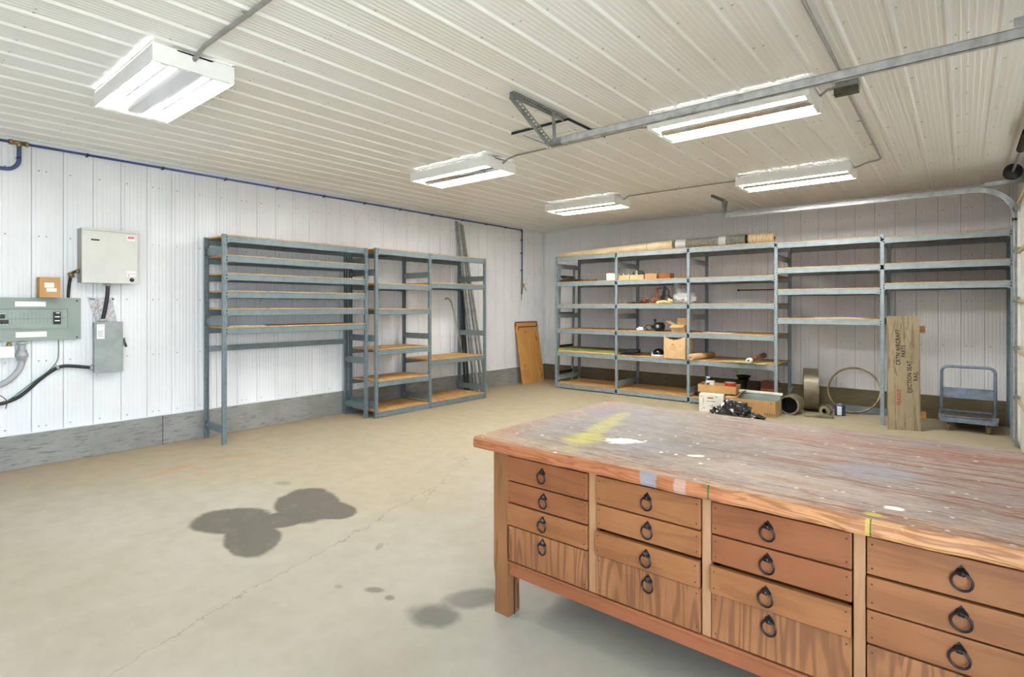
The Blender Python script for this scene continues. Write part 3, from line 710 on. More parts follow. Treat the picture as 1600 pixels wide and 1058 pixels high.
PX = [0, 1.33, 2.67, 4.02, 5.35, 6.655]
shelving('steel_shelving', 'long five-bay grey steel shelving filling the back wall', (-6.19, 8.87, 0), 0, PX, .87, 2.58,
         [LB, LB, LB, [2.51, 2.13, 1.81, 1.38], [2.49, 2.13, 1.868]], [(2.40, 1.42, .20), (2.36, 1.42, .20), (2.36, 1.42, .20), (2.34,), (), ()], .044, 'beam_l', 'post_l')

# ------------------------------------------------------------------ workbench
BX, BY = -.785, 2.815
wb = thing('workbench', 'large worn wooden workbench with paint-stained top and sixteen ring-pull drawers', 'workbench', (BX, BY, 0))
def L(x, y, z): return (x - BX, y - BY, z)
m = MB()
x0, x1, y0, y1, z0, z1 = -2.0, .45, 2.10, 3.53, .856, .912
# slab subdivided along the front so its worn edge wavers a little
nx = 70; xs_ = [x0 + (x1 - x0) * i / nx for i in range(nx + 1)]
vs = []; 
for i, x in enumerate(xs_):
    wv = .004 * math.sin(x * 9) + .003 * math.sin(x * 31 + 1) + random.uniform(-.001, .001)
    for y, z in ((y0 + wv + .004, z0), (y0 + wv - .002, z0 + .012), (y0 + wv, z1 - .010), (y0 + wv + .010, z1), (y1 - .004, z1), (y1, z1 - .006), (y1, z0)): vs.append(L(x, y, z))
fs = []; mi = []
for i in range(nx):
    for k in range(7):
        a = i * 7 + k; b = i * 7 + (k + 1) % 7
        fs.append((a, a + 7, b + 7, b)); mi.append(1 if k == 3 else 0)
fs.append(tuple(range(7))); mi.append(0); fs.append(tuple(nx * 7 + k for k in range(7))[::-1]); mi.append(0)
m.v = vs; m.f = [list(f) for f in fs]; m.mi = mi; m.sm = [False] * len(fs)
m.build('bench_top', ['edge', 'bench_top'], wb)
def bx(lo, hi, name, mat, bevel=.003): 
    q = MB(); q.b2(L(*lo), L(*hi)); return q.build(name, mat, wb, bevel=bevel)
yf = 2.155
# legs: the foot of the front left leg is split and chewed
q = MB()
n = 14
for a, b_ in ((0, 1),):
    vs = []; 
    for j in range(n + 1):
        z = .856 * j / n; wr = .006 * random.random() if z < .22 else 0
        vs += [L(-1.90 + wr, yf + wr, z), L(-1.80 - wr * 1.5, yf + wr * .5, z), L(-1.80 - wr * .8, yf + .10 - wr, z), L(-1.90 + wr, yf + .10, z)]
    fs = [(j * 4 + k, j * 4 + (k + 1) % 4, (j + 1) * 4 + (k + 1) % 4, (j + 1) * 4 + k) for j in range(n) for k in range(4)] + [(3, 2, 1, 0), tuple(n * 4 + k for k in range(4))]
    q.add(vs, fs)
q.b2(L(-1.8005, yf + .045, .0), L(-1.7985, yf + .051, .19)); q.mi[-6:] = [1] * 6
q.b2(L(-1.8005, yf + .075, .02), L(-1.7985, yf + .079, .15)); q.mi[-6:] = [1] * 6
q.build('leg', ['leg', 'bore'], wb)
bx((.25, yf, 0), (.35, yf + .1, .856), 'leg', 'leg'); bx((-1.90, 3.35, 0), (-1.80, 3.45, .856), 'leg', 'leg'); bx((.25, 3.35, 0), (.35, 3.45, .856), 'leg', 'leg')
bx((-1.895, yf + .101, .24), (-1.87, 3.349, .855), 'side_panel', 'drawer_r'); bx((.32, yf + .101, .24), (.345, 3.349, .855), 'side_panel', 'drawer_r')
bx((-1.799, 3.40, .24), (.249, 3.42, .855), 'back_panel', 'drawer_r'); bx((-1.869, yf + .101, .24), (.319, 3.349, .256), 'bottom_panel', 'drawer_r')
rl = MB(); rl.b2(L(-1.799, yf + .004, .222), L(.249, yf + .03, .290)); rl.b2(L(-1.799, yf - .002, .278), L(.249, yf + .02, .292)); rl.build('bottom_rail', 'stile_r', wb, bevel=.003)
SX = [(-1.327, -1.286), (-.803, -.765), (-.287, -.250), (.215, .249)]
for a, b_ in SX: bx((a + .001, yf + .008, .293), (b_ - .001, yf + .04, .855), 'stile', 'stile')
bx((-1.799, yf + .012, .84), (.249, yf + .04, .8555), 'top_rail', 'stile_r')
cols = [(-1.812, -1.327), (-1.286, -.803), (-.765, -.287), (-.250, .215)]
rowsz = [(.298, .478), (.482, .594), (.598, .706), (.710, .836)]
ringx = [-1.578, -1.027, -.553, -.003]   # ring positions across each column
rp = MB()
rp.tube([(math.cos(a) * .0255, -.012 - .004 * math.cos(a), math.sin(a) * .0265 - .024) for a in [2 * PI * k / 28 for k in range(28)]], .0037, 8, closed=True)
rp.prism([(-.019, -.008), (.019, -.008), (.017, .002), (.0, .024), (-.017, .002)], -.003, -.0005, lambda a, b, c: (a, c, b))
rp.lathe([(.016, .0), (.013, .006), (.006, .014), (.001, .016)], (0, -.002, .002), (0, -1, 0), 5, None, False)
rp.tube([(-.008, -.012, -.002), (.008, -.012, -.002)], .005, 8)
ring_proto = None
for ci, (a, b_) in enumerate(cols):
    for ri, (za, zb) in enumerate(rowsz):
        off = [[0, -.003, .001, -.002], [.0, -.014, .001, -.001], [.002, -.014, .002, .001], [.001, .0, -.003, .002]][ci][ri]
        mat = 'ply_drawer' if ri == 0 else ['drawer', 'drawer', 'drawer', 'drawer_r'][ri] if (ci + ri) % 2 else ['drawer', 'drawer', 'drawer_r', 'drawer'][ri]
        gap = .003 if not (ci in (1, 2) and ri == 1) else .007
        dm = MB(); cx, cz = (a + b_) / 2, (za + zb) / 2
        dm.b2((a + .003 - cx, 0, za - cz), (b_ - .003 - cx, .022, zb - gap - cz)); dm.b2((a + .02 - cx, .023, za + .012 - cz), (b_ - .02 - cx, .60, zb - .02 - cz))
        for hx in (a + .018 - cx, b_ - .018 - cx):
            for hz in (za + .022 - cz, zb - .025 - cz): dm.lathe([(.0032, -.0006), (.0001, -.0006)], (hx, 0, hz), (0, 1, 0), 8, 1, False)
        dr = dm.build('drawer', [mat, 'bore'], wb, (cx - BX, yf + off - BY, cz), bevel=.003)
        if ri == 0: dr['label'] = 'tall bottom drawer with wavy flat-sawn grain'
        rx = ringx[ci] - cx + random.uniform(-.006, .006); rz_ = (zb - .035 if ri == 0 else (zb + za) / 2 + .016) - cz
        if ring_proto is None: ring_proto = rp.build('ring_pull', 'iron', dr, (rx, 0, rz_))
        else:
            g = ring_proto.copy(); C.objects.link(g); g.parent = dr; g.location = (rx, 0, rz_)
# ------------------------------------------------------------------ left wall equipment (local x = out of the wall, local y along it)
def wall_thing(name, label, cat, y, z): return thing(name, label, cat, (XL, y, z))
E0 = .010
pn = wall_thing('breaker_panel', 'wide grey green electrical breaker panel on the left wall', 'electrical panel', 1.0, 1.47)
m = MB(); m.b2((E0, -.56, -.21), (.045, .55, .215)); m.build('back_box', 'panel_green', pn, bevel=.003)
m = MB(); m.b2((.0455, -.56, -.213), (.050, .553, .218)); 
for y in (-.2, .52):
    for z in (.19, -.19): m.lathe([(.009, 0), (.008, .004), (.001, .005)], (.05, y, z), (1, 0, 0), 10, 1)
m.build('cover', ['panel_green', 'rivet'], pn, bevel=.004)
m = MB(); m.b2((.0502, -.5, .105), (.058, .455, .118)); m.b2((.0502, -.5, -.098), (.058, .455, -.085)); m.b2((.0502, .44, -.085), (.058, .455, .105)); m.build('door_frame', 'panel_green', pn, bevel=.002)
m = MB(); m.b2((.0502, -.5, -.08), (.0535, .435, .10))
for k in range(14): m.b2((.0534, -.02 + k * .03, -.055), (.0545, -.0185 + k * .03, .075), 1)
m.b2((.0534, -.02, .006), (.0548, .42, .011), 1); m.b2((.0534, .40, -.055), (.0548, .402, .075), 1)
m.build('breaker_blanks', ['panel_in', 'groove'], pn)
k = 0
for row, z in ((0, .040), (1, -.022)):
    for j in range(9 if row else 8):
        m = MB(); m.b2((.0536, -.245 + j * .026, z - .025), (.064, -.221 + j * .026, z + .022)); m.b2((.0641, -.239 + j * .026, z - .006), (.070, -.227 + j * .026, z + .010)); m.b2((.0641, -.243 + j * .026, (z + .016 if row == 0 else z - .024)), (.0648, -.223 + j * .026, (z + .021 if row == 0 else z - .019)), 1)
        m.build('breaker', ['black', 'label'], pn)
m = MB(); m.b2((.0536, .325, -.05), (.066, .385, .075)); m.b2((.066, .335, .02), (.072, .375, .03), 1); m.b2((.066, .345, .06), (.0675, .375, .068), 1); m.b2((.066, .335, -.02), (.072, .375, -.01), 1); m.build('main_breaker', ['black', 'label'], pn)
m = MB(); m.b2((.0503, .035, .130), (.052, .268, .180)); m.build('label_strip', 'label', pn); m = MB(); m.b2((.0503, .04, -.175), (.052, .275, -.122)); m.build('label_strip', 'label', pn)
cb = thing('carton', 'small brown cardboard carton standing on top of the breaker panel', 'box', (XL + .115, 1.287, 1.689))
cb.location = (XL + .07, 1.287, 1.689)
m = MB(); m.b2((-.055, -.083, 0), (.07, .078, .20)); m.b2((.0701, -.045, .10), (.071, .03, .15), 1); m.b2((.0701, -.03, .06), (.071, .05, .095), 1); m.build('carton_body', ['card', 'paper'], cb, bevel=.004)
m = MB(); m.b2((-.056, -.084, .2005), (.071, .079, .203)); m.build('top_flap', 'card', cb)
iv = wall_thing('control_cabinet', 'cream metal control cabinet with red sticker high on the left wall', 'electrical box', 1.79, 1.85)
m = MB(); m.b2((E0, -.26, 0), (.185, .23, .555)); m.build('cabinet_body', 'cream_shade', iv, bevel=.004)
m = MB(); m.b2((.1855, -.262, -.004), (.200, .232, .545)); m.build('cabinet_door', 'cream_box', iv, bevel=.004)
m = MB(); m.b2((E0, -.265, .556), (.212, .236, .568)); m.b2((.2005, -.265, .546), (.212, .236, .556)); m.build('rain_hood', 'cream_box', iv, bevel=.002)
m = MB(); m.b2((.2005, -.185, .440), (.203, -.112, .456)); m.build('nameplate', 'ink', iv)
m = MB(); m.b2((.2005, .135, .465), (.2015, .205, .52)); m.b2((.2016, .140, .485), (.2022, .200, .512), 1); m.build('sticker', ['label', 'pinkink'], iv, label='white sticker with red block')
m = MB(); m.b2((.2005, .128, .075), (.2015, .215, .135)); m.b2((.2016, .128, .104), (.202, .215, .108), 1); m.prism([(.140, .082), (.156, .082), (.148, .098)], .2016, .202, lambda a, b, c: (c, a, b), 2); m.build('warning_label', ['label', 'redink', 'brass'], iv)
m = MB(); m.lathe([(.022, 0), (.02, .008), (.001, .009)], (.2005, .178, .04), (1, 0, 0), 20); m.b2((.209, .170, .036), (.216, .186, .044)); m.build('knob', 'black', iv)
dc = wall_thing('disconnect_switch', 'grey metal disconnect switch box below the cream cabinet', 'electrical box', 1.785, .895)
m = MB(); m.b2((E0, -.125, 0), (.095, .125, .535)); m.build('box_body', 'grey_box', dc, bevel=.004)
m = MB(); m.b2((.0955, -.128, -.004), (.105, .128, .540)); m.build('box_cover', 'grey_box', dc, bevel=.003)
m = MB(); m.b2((.1055, -.108, .36), (.1065, -.04, .515))
for k in range(5): m.b2((.1066, -.102, .44 - k * .014), (.107, -.05 - .01 * (k % 2), .444 - k * .014), 1)
m.lathe([(.018, 0), (.018, .0008)], (.1062, -.078, .335), (1, 0, 0), 16, 0); m.build('label', ['label', 'print'], dc)
text_mesh('label_lettering', 'EATON', .016, 'print', dc, (.1068, -.074, .497), (PI / 2, 0, PI / 2))
m = MB(); m.b2((.04, .1285, .27), (.075, .140, .345)); m.bar((.085, .140, .36), (.088, .150, .30), .016, .02); m.bar((.088, .150, .30), (.095, .160, .26), .016, .02); m.build('lever', 'black', dc, bevel=.002)
pk = wall_thing('document_pouch', 'clear pouch of printed papers tucked behind the disconnect switch', 'papers', 1.75, 1.42)
m = MB(); m.prism([(-.055, .0), (.13, .0), (.085, .275), (-.135, .28)], .012, .018, lambda a, b, c: (c, a, b)); m.build('sheet', 'print_grey', pk)
m = MB()
for p0, p1, mt in (((-.075, .10), (-.04, .24), 0), ((.085, .05), (.03, .24), 0), ((.10, .03), (.115, .0), 0)): m.bar((.0187, p0[0], p0[1]), (.0187, p1[0], p1[1]), .004, .0008, (1, 0, 0), 0)
m.b2((.0183, -.12, .255), (.019, -.07, .265), 1); m.lathe([(.016, 0), (.016, .0007)], (.0183, .05, .12), (1, 0, 0), 14, 1); m.build('printing', ['pinkink', 'print'], pk)
op = wall_thing('outlet_plate', 'white outlet plate half hidden behind the paper pouch', 'outlet', 1.835, 1.66)
m = MB(); m.b2((E0, -.04, -.065), (.0115, .045, .065)); m.lathe([(.017, 0), (.017, .003), (.001, .0035)], (.0115, .0, .02), (1, 0, 0), 16, 1); m.build('plate', ['label', 'black'], op)
def wall_cable(name, label, cat, pts, r, mat, fits=(), fm='galv'):
    """pts: (out, y, z)"""
    t = thing(name, label, cat, (XL, pts[0][1], pts[0][2])); o = Vector((0, pts[0][1], pts[0][2]))
    # smooth through points (Catmull-Rom)
    P_ = [Vector(p) - o for p in pts]; out = []
    for i in range(len(P_) - 1):
        a, b, c, d = P_[max(i - 1, 0)], P_[i], P_[i + 1], P_[min(i + 2, len(P_) - 1)]
        for k in range(6):
            u = k / 6; out.append(.5 * ((2 * b) + (c - a) * u + (2 * a - 5 * b + 4 * c - d) * u * u + (3 * b - a - 3 * c + d) * u ** 3))
    out.append(P_[-1])
    m = MB(); m.tube(out, r, 10); m.build('jacket', mat, t)
    for p, d, s, nm in fits:
        m = MB(); p = Vector(p) - o; d = Vector(d).normalized() * s; m.tube([p - d / 2, p + d / 2], r * 1.45, 12); m.tube([p - d / 5, p + d / 5], r * 1.9, 6); m.build(nm, fm, t)
    return t
wall_cable('power_cable', 'thick black cable hanging between the cream cabinet and disconnect switch', 'cable', [(.10, 1.775, 1.845), (.095, 1.772, 1.72), (.075, 1.755, 1.56), (.06, 1.735, 1.44)], .019, 'rubber', [((.098, 1.775, 1.835), (0, 0, 1), .03, 'cable_gland'), ((.06, 1.735, 1.452), (0, 0, 1), .03, 'cable_gland')])
wall_cable('power_cable', 'thick black cable sagging left from the disconnect switch along the wall', 'cable', [(.05, 1.655, .948), (.04, 1.60, .958), (.03, 1.42, .985), (.03, 1.33, .95), (.03, 1.22, .86), (.03, 1.12, .755), (.03, 1.03, .69), (.03, .90, .655), (.03, .70, .65), (.03, .40, .66)], .017, 'rubber', [((.05, 1.645, .949), (0, 1, 0), .035, 'cable_gland'), ((.031, 1.365, .972), (0, 1, .4), .02, 'strap')])
wall_cable('ground_wire', 'thin green ground wire dropping from the breaker panel to the black cable', 'wire', [(.03, 1.372, 1.255), (.03, 1.372, 1.12), (.03, 1.36, 1.04), (.035, 1.30, .955), (.05, 1.15, .83), (.05, 1.02, .715), (.05, .95, .665)], .005, 'green_wire')
wall_cable('wire_bundle', 'dark red wires curling above the black cable at left edge', 'wire', [(.06, .80, .80), (.06, .90, .76), (.06, .96, .71), (.06, .975, .66), (.06, .965, .61)], .004, 'red_wire')
wall_cable('supply_conduit', 'bent grey plastic conduit coming out below the breaker panel', 'conduit', [(.05, 1.085, 1.255), (.05, 1.085, 1.12), (.05, 1.08, 1.02), (.05, 1.04, .94), (.05, .98, .875), (.05, .90, .835), (.05, .70, .80), (.05, .4, .79)], .027, 'pvc', [((.05, 1.085, 1.12), (0, 0, 1), .10, 'coupling'), ((.05, 1.085, 1.235), (0, 0, 1), .02, 'coupling')], 'pvc')
wall_cable('flexible_conduit', 'black flexible cable with brass elbow at the left side of the cream cabinet', 'cable', [(.10, 1.522, 1.965), (.10, 1.49, 1.96), (.09, 1.465, 1.93), (.07, 1.458, 1.87), (.05, 1.452, 1.78), (.04, 1.450, 1.692)], .014, 'rubber', [((.10, 1.515, 1.965), (0, 1, 0), .03, 'brass_fitting'), ((.085, 1.464, 1.925), (0, .5, -1), .06, 'brass_fitting')], 'brass')
sb = wall_thing('small_junction_box', 'small white box tucked under the left end of the breaker panel', 'electrical box', .93, 1.16)
m = MB(); m.b2((E0, -.14, -.055), (.10, .095, .055)); m.build('box_body', 'label', sb, bevel=.003)
m = MB(); m.tube([(.05, .06, .095), (.05, .06, .056)], .012, 10); m.lathe([(.02, 0), (.02, .02), (.001, .02)], (.05, .06, .06), (0, 0, 1), 10); m.build('bushing', 'brass', sb)
# blue compressed-air pipe
ap = thing('air_pipe', 'blue air pipe along the top of the left wall with a drop near the corner', 'pipe', (XL, 0, 0))
m = MB(); m.tube([(.045, 1.10, 3.205), (.045, 8.98, 3.205)], .013, 10); m.build('main_pipe', 'blue_pipe', ap)
m = MB(); m.tube([(.045, -1.2, 3.205), (.045, 1.03, 3.205)], .013, 10); m.build('main_pipe', 'blue_pipe', ap)
m = MB(); m.tube([(.045, 9.015, 3.19), (.045, 9.015, 2.13)], .013, 10); m.build('drop_pipe', 'blue_pipe', ap)
m = MB(); m.tube([(.05, 1.065, 3.18), (.05, 1.065, 3.09)] + [(.05, .965 + .10 * math.cos(a), 3.05 - .115 * math.sin(a)) for a in [PI / 2 * k / 8 for k in range(9)]] + [(.05, .6, 2.935), (.05, -.2, 2.935)], .018, 12); m.build('branch_pipe', 'blue_pipe', ap)
m = MB(); m.tube([(.045, 1.02, 3.205), (.045, 1.11, 3.205)], .022, 12); m.tube([(.048, 1.065, 3.21), (.048, 1.065, 3.165)], .021, 12); m.tube([(.045, .99, 3.205), (.045, 1.02, 3.205)], .026, 6); m.tube([(.045, 1.11, 3.205), (.045, 1.135, 3.205)], .026, 6); m.build('tee_fitting', 'brass', ap)
m = MB(); m.tube([(.045, 8.97, 3.205), (.045, 9.0, 3.205), (.045, 9.015, 3.19), (.045, 9.015, 3.16)], .019, 10); m.build('elbow', 'blue_pipe', ap)
cp = MB(); cp.b2((.0075, -.010, -.02), (.012, .010, .02)); cp.lathe([(.0175, -.009), (.0175, .009)], (.045, 0, 0), (0, 1, 0), 14); cp.b2((.010, -.008, -.018), (.03, .008, -.012)); cp.b2((.010, -.008, .012), (.03, .008, .018))
cpo = None
for y in (1.61, 2.32, 3.02, 3.70, 4.4, 5.1, 5.8, 6.5, 7.25, 7.9, 8.5):
    if cpo is None: cpo = cp.build('pipe_clip', 'black', ap, (0, y, 3.205))
    else: copy_part(cpo, ap, (0, y, 3.205))
for z in (3.0, 2.72, 2.36): copy_part(cpo, ap, (0, 9.015, z), (PI / 2, 0, 0))
copy_part(cpo, ap, (0.006, 1.065, 3.06), (PI / 2, 0, 0))
av = thing('air_valve', 'brass air outlet valve with levers at the foot of the blue drop pipe', 'valve', (XL, 9.015, 2.0))
m = MB(); m.tube([(.045, 0, .128), (.045, 0, -.05)], .016, 10); m.tube([(.045, 0, .06), (.045, .07, .06)], .014, 8); m.lathe([(.024, 0), (.024, .03)], (.045, 0, .05), (0, 0, 1), 6); m.build('valve_body', 'brass', av, bevel=0)
m = MB(); m.bar((.07, .01, .075), (.09, .13, .09), .018, .006); m.bar((.06, .02, .03), (.07, .12, -.06), .016, .006); m.build('lever', 'brass', av)
m = MB(); m.tube([(.045, -.005, -.05), (.045, -.015, -.14)], .012, 8); m.tube([(.045, -.015, -.14), (.045, -.02, -.27)], .006, 8); m.build('coupler', 'black', av)

# ------------------------------------------------------------------ leaning things on the left
def leaner(name, label, cat, foot, top, w_, d_, mat, group=None, up=(1, 0, 0)):
    f = Vector(foot); t = thing(name, label, cat, foot, 0, group); q = Vector(top) - f
    m = MB(); m.bar((0, 0, .004), q, w_, d_, up); m.build('bar', mat, t, bevel=.002)
    return t
for i, (fy, fx, ty, tx, mt) in enumerate(((7.38, -6.98, 7.09, -7.165, 'galv_dull'), (7.47, -6.97, 7.14, -7.165, 'galv'), (7.56, -6.95, 7.19, -7.165, 'galv_dull'), (7.65, -6.93, 7.24, -7.165, 'conduit'))):
    leaner('strut_channel', 'long grey steel strut leaning on the left wall beyond the two-bay shelving', 'steel bar', (fx, fy, .01), (tx, ty, 3.17 - .02 * i), .042, .026, mt, 'steel struts leaning on the left wall')
for fy, ty, z in ((7.19, 7.16, 2.2), (7.27, 7.24, 1.9)):
    leaner('dark_bar', 'dark steel bar leaning among the grey struts by the left wall', 'steel bar', (-7.03, fy, .01), (-7.165, ty, z), .05, .02, 'rivet', 'dark bars leaning on the left wall')
bt = thing('bent_tube', 'grey steel tube with a hooked top leaning inside the two-bay shelving', 'tube', (-6.86, 7.02, .1))
bt.location = (-7.04, 6.98, .765)
m = MB(); m.tube([(.10, .03, 0), (.02, -.02, .45), (-.03, -.06, .78), (-.05, -.09, .90), (-.055, -.13, .965), (-.06, -.19, .985), (-.06, -.23, .965)], .015, 10); m.build('tube', 'conduit', bt)
# folded plywood table leaning in the corner
Ry = math.atan2(.20, 1.27); ft = thing('folding_table', 'folded plywood table leaning upright on the left wall near the corner', 'table', (-6.955, 9.17, 0), math.radians(0))
m = MB()
def lean(x, y, z): return (x - z * .155, y, z * .988)
def slab(m, xa, xb, ya, yb, za, zb, mat=None, skew=0):
    vs = [lean(x, y + z * skew, z) for z in (za, zb) for y in (ya, yb) for x in (xa, xb)]
    m.add(vs, [(0, 2, 3, 1), (4, 5, 7, 6), (0, 1, 5, 4), (2, 6, 7, 3), (0, 4, 6, 2), (1, 3, 7, 5)], False, mat)
slab(m, -.025, 0, -.37, .37, .0, 1.27); m.build('table_top', 'plytable', ft, bevel=.004)
m = MB(); m.tube([lean(.006, -.33, 1.13), lean(.006, -.30, 1.19), lean(.006, .30, 1.19), lean(.006, .34, 1.24)], .012, 8); m.tube([lean(-.01, -.36, 1.20), lean(-.01, -.37, 1.285), lean(-.01, .37, 1.285), lean(-.01, .37, 1.15)], .014, 8); m.build('folded_leg', 'leather', ft)
m = MB(); slab(m, -.05, -.026, -.36, .36, .05, 1.26); m.build('table_frame', 'card_d', ft)
# spare shelf end frame leaning behind the left end of the long shelving
ef = thing('spare_end_frame', 'spare steel end frame leaning behind the left end of the long shelving', 'steel frame', (-6.30, 9.30, 0))
m = MB(); m.bar((0, -.20, .0), (.045, -.20, 2.38), .035, .04, (0, 1, 0)); m.build('upright', 'post_l', ef); m = MB(); m.bar((0, .32, .0), (.045, .32, 2.38), .035, .04, (0, 1, 0)); m.build('upright', 'post_l', ef)
for z in (.28, .80, 1.46, 2.2):
    m = MB(); m.bar((z * .019, -.178, z), (z * .019, .298, z), .03, .05); m.build('crosspiece', 'rivet', ef)

# ------------------------------------------------------------------ on the long shelving
def open_box(name, label, x, y, z, w_, d_, h_, mat, rz=0, flaps=0.0, wall=.005, group=None, cat='box'):
    t = thing(name, label, cat, (x, y, z), rz, group); m = MB()
    m.b2((-w_ / 2, -d_ / 2, 0), (w_ / 2, d_ / 2, wall))
    for s in (-1, 1):
        m.b2((-w_ / 2, s * d_ / 2 - wall / 2, wall), (w_ / 2, s * d_ / 2 + wall / 2, h_)); m.b2((s * w_ / 2 - wall / 2, -d_ / 2 + wall, wall), (s * w_ / 2 + wall / 2, d_ / 2 - wall, h_))
    m.build('box_body', mat, t)
    if flaps:
        for s, ax in ((-1, 'y'), (1, 'y'), (-1, 'x'), (1, 'x')):
            m = MB(); a = random.uniform(.3, 1.0)
            if ax == 'y':
                if s == -1: a = -.35
                else: a = 1.25
                m.bar((-0, s * d_ / 2, h_), (0, s * (d_ / 2 + flaps * math.cos(a)), h_ + flaps * math.sin(a)), w_ * .97, .004)
            else: m.bar((s * w_ / 2, 0, h_), (s * (w_ / 2 + flaps * math.cos(.55)), 0, h_ + flaps * math.sin(.55)), d_ * .95, .004)
            m.build('flap', mat, t)
    return t
def closed_box(name, label, x, y, z, w_, d_, h_, mat, rz=0, cat='box', group=None):
    t = thing(name, label, cat, (x, y, z), rz, group); m = MB(); m.b2((-w_ / 2, -d_ / 2, 0), (w_ / 2, d_ / 2, h_)); m.build('box_body', mat, t, bevel=.004)
    m = MB(); m.b2((-w_ / 2 - .001, -.025, h_), (w_ / 2 + .001, .025, h_ + .001)); m.build('tape', 'kraft', t)
    return t
def deck(z): return z + .078 / 2 + .0125
# rolls on the top shelf
zt = deck(2.53)
rc = thing('canvas_roll', 'long cream canvas roll lying on top of the long shelving at left', 'roll', (-5.10, 9.13, zt))
m = MB(); pts = []; rad = []
for i in range(15):
    u = i / 14; pts.append((-1.17 + 2.39 * u, 0, (.047 + .042 * u) + .001)); rad.append(.047 + .042 * u)
m.tube(pts, .05, 20, True, radii=[max(.02, r - .002) for r in rad]); m.build('roll_body', 'canvas', rc)
m = MB(); m.box((-1.0, -.03, .012), (.40, .16, .02), (0, 0, .05)); m.bar((-1.16, -.02, .07), (-1.13, .04, .10), .1, .01); m.build('loose_flap', 'canvas', rc, bevel=.006)
m = MB(); m.lathe([(.0885, -.004), (.0885, .004)], (.75, 0, .081), (1, 0, .02), 24); m.build('cord', 'print', rc)
rg = thing('carpet_roll', 'grey carpet roll bound with clear tape on top of the long shelving', 'roll', (-3.27, 9.13, zt))
m = MB(); m.tube([(-.60, 0, .088), (.60, 0, .088)], .086, 28); m.lathe([(.087, 0), (.05, .002), (.03, .004)], (.60, 0, .088), (1, 0, 0), 20, 1); m.build('roll_body', ['felt', 'bore'], rg)
for x, w2 in ((-.46, .09), (.24, .06)):
    m = MB(); m.lathe([(.0885, -w2), (.0885, w2)], (x, 0, .088), (1, 0, 0), 28); m.build('tape_band', 'tape', rg)
rr = thing('matting_roll', 'short cream ribbed matting roll at the right end of the grey carpet roll', 'roll', (-2.45, 9.16, zt))
m = MB(); m.tube([(-.19 + .38 * i / 40, 0, .088 + .0) for i in range(41)], .085, 24, True, radii=[.080 + .005 * math.sin(i * 1.9) for i in range(41)]); m.lathe([(.03, 0), (.028, .004), (.001, .004)], (.19, 0, .088), (1, 0, 0), 14, 1); m.build('roll_body', ['rope', 'bore'], rr)
# second shelf: scraps, boxes
z2 = deck(2.03)
sc = thing('scrap_pile', 'dark crumpled metal scraps on the second shelf at far left', 'scrap', (-5.93, 9.04, z2))
m = MB(); m.blob((-.05, 0, .03), (.19, .12, .05), .5, 3.5, 3, 26, 14, mat=0); m.blob((-.10, .02, .045), (.10, .08, .045), .5, 4, 8, mat=0); m.build('heap', 'grime', sc)
m = MB()
for i in range(9): x = .10 + i * .055; m.blob((x, random.uniform(-.03, .05), .014), (.04, .03, .022), .5, 3, i + 20, 10, 7)
m.build('heap', 'leather', sc, label='rusty loose bits')
closed_box('white_carton', 'small white carton on the second shelf beside the cardboard trays', -5.025, 9.06, z2, .20, .16, .135, 'white_card')
def cans(n, w_, d_, t, z, mats, r=.02, h_=.12):
    for i in range(n):
        x = -w_ / 2 + w_ * (i + .5) / n + random.uniform(-.005, .005); y = random.uniform(-d_ / 4, d_ / 4); hh = h_ * random.uniform(.85, 1.15)
        b = thing('small_bottle', 'small dark and white bottle poking out of a cardboard tray on the second shelf', 'bottle', (t.location.x + x, t.location.y + y, z + .006), 0, 'bottles in the cardboard trays')
        m = MB(); m.lathe([(.001, 0), (r, 0), (r, hh * .7), (r * .5, hh * .82), (r * .5, hh), (.001, hh)], (0, 0, 0), (0, 0, 1), 10); m.build('bottle_body', mats[i % len(mats)], b)
tr = open_box('cardboard_tray', 'pale cardboard tray on the second shelf right of the white carton', -4.755, 9.06, z2, .22, .20, .085, 'card_l'); cans(2, .18, .12, tr, z2, ['can_white', 'card'], .018, .13)
tr = open_box('cardboard_tray', 'cardboard tray of small bottles in the middle of the second shelf', -4.495, 9.06, z2, .26, .22, .085, 'card_l'); cans(7, .25, .16, tr, z2, ['black', 'can_white', 'black'], .016, .155)
closed_box('brown_carton', 'long brown carton on the second shelf after the bottle tray', -4.24, 9.07, z2, .22, .18, .10, 'card')
closed_box('brown_carton', 'dark brown carton at the right end of the second shelf row', -3.99, 9.07, z2, .21, .18, .092, 'card_d')
# third shelf
z3 = deck(1.60)
g1 = thing('parts_heap', 'greenish small parts scattered on the third shelf beside the leather bag', 'parts', (-4.52, 9.05, z3))
m = MB()
for i in range(7): m.blob((-.16 + i * .05, random.uniform(-.04, .04), .012), (.035, .03, .02), .5, 3, i + 40, 10, 7)
m.build('heap', 'grime', g1)
m = MB(); m.blob((.15, 0, .035), (.075, .06, .045), .5, 3, 51, 16, 10); m.build('heap', 'leather', g1)
lb = thing('leather_harness', 'brown leather strap and pouch standing on the third shelf', 'harness', (-4.13, 9.06, z3))
m = MB(); m.blob((-.05, 0, .05), (.085, .06, .07), .35, 3, 61, 16, 10); m.bar((-.02, .0, .06), (-.02, .0, .27), .035, .012, (0, 1, 0)); m.bar((-.03, .0, .265), (.06, .0, .27), .012, .03); m.build('pouch', 'leather', lb)
m = MB(); m.blob((.05, 0, .06), (.05, .05, .07), .35, 3, 64, 16, 10); m.build('boot', 'maroon', lb)
bs = thing('black_bracket', 'black angular bracket with strap resting against the plastic bag', 'bracket', (-4.0, 8.985, z3))
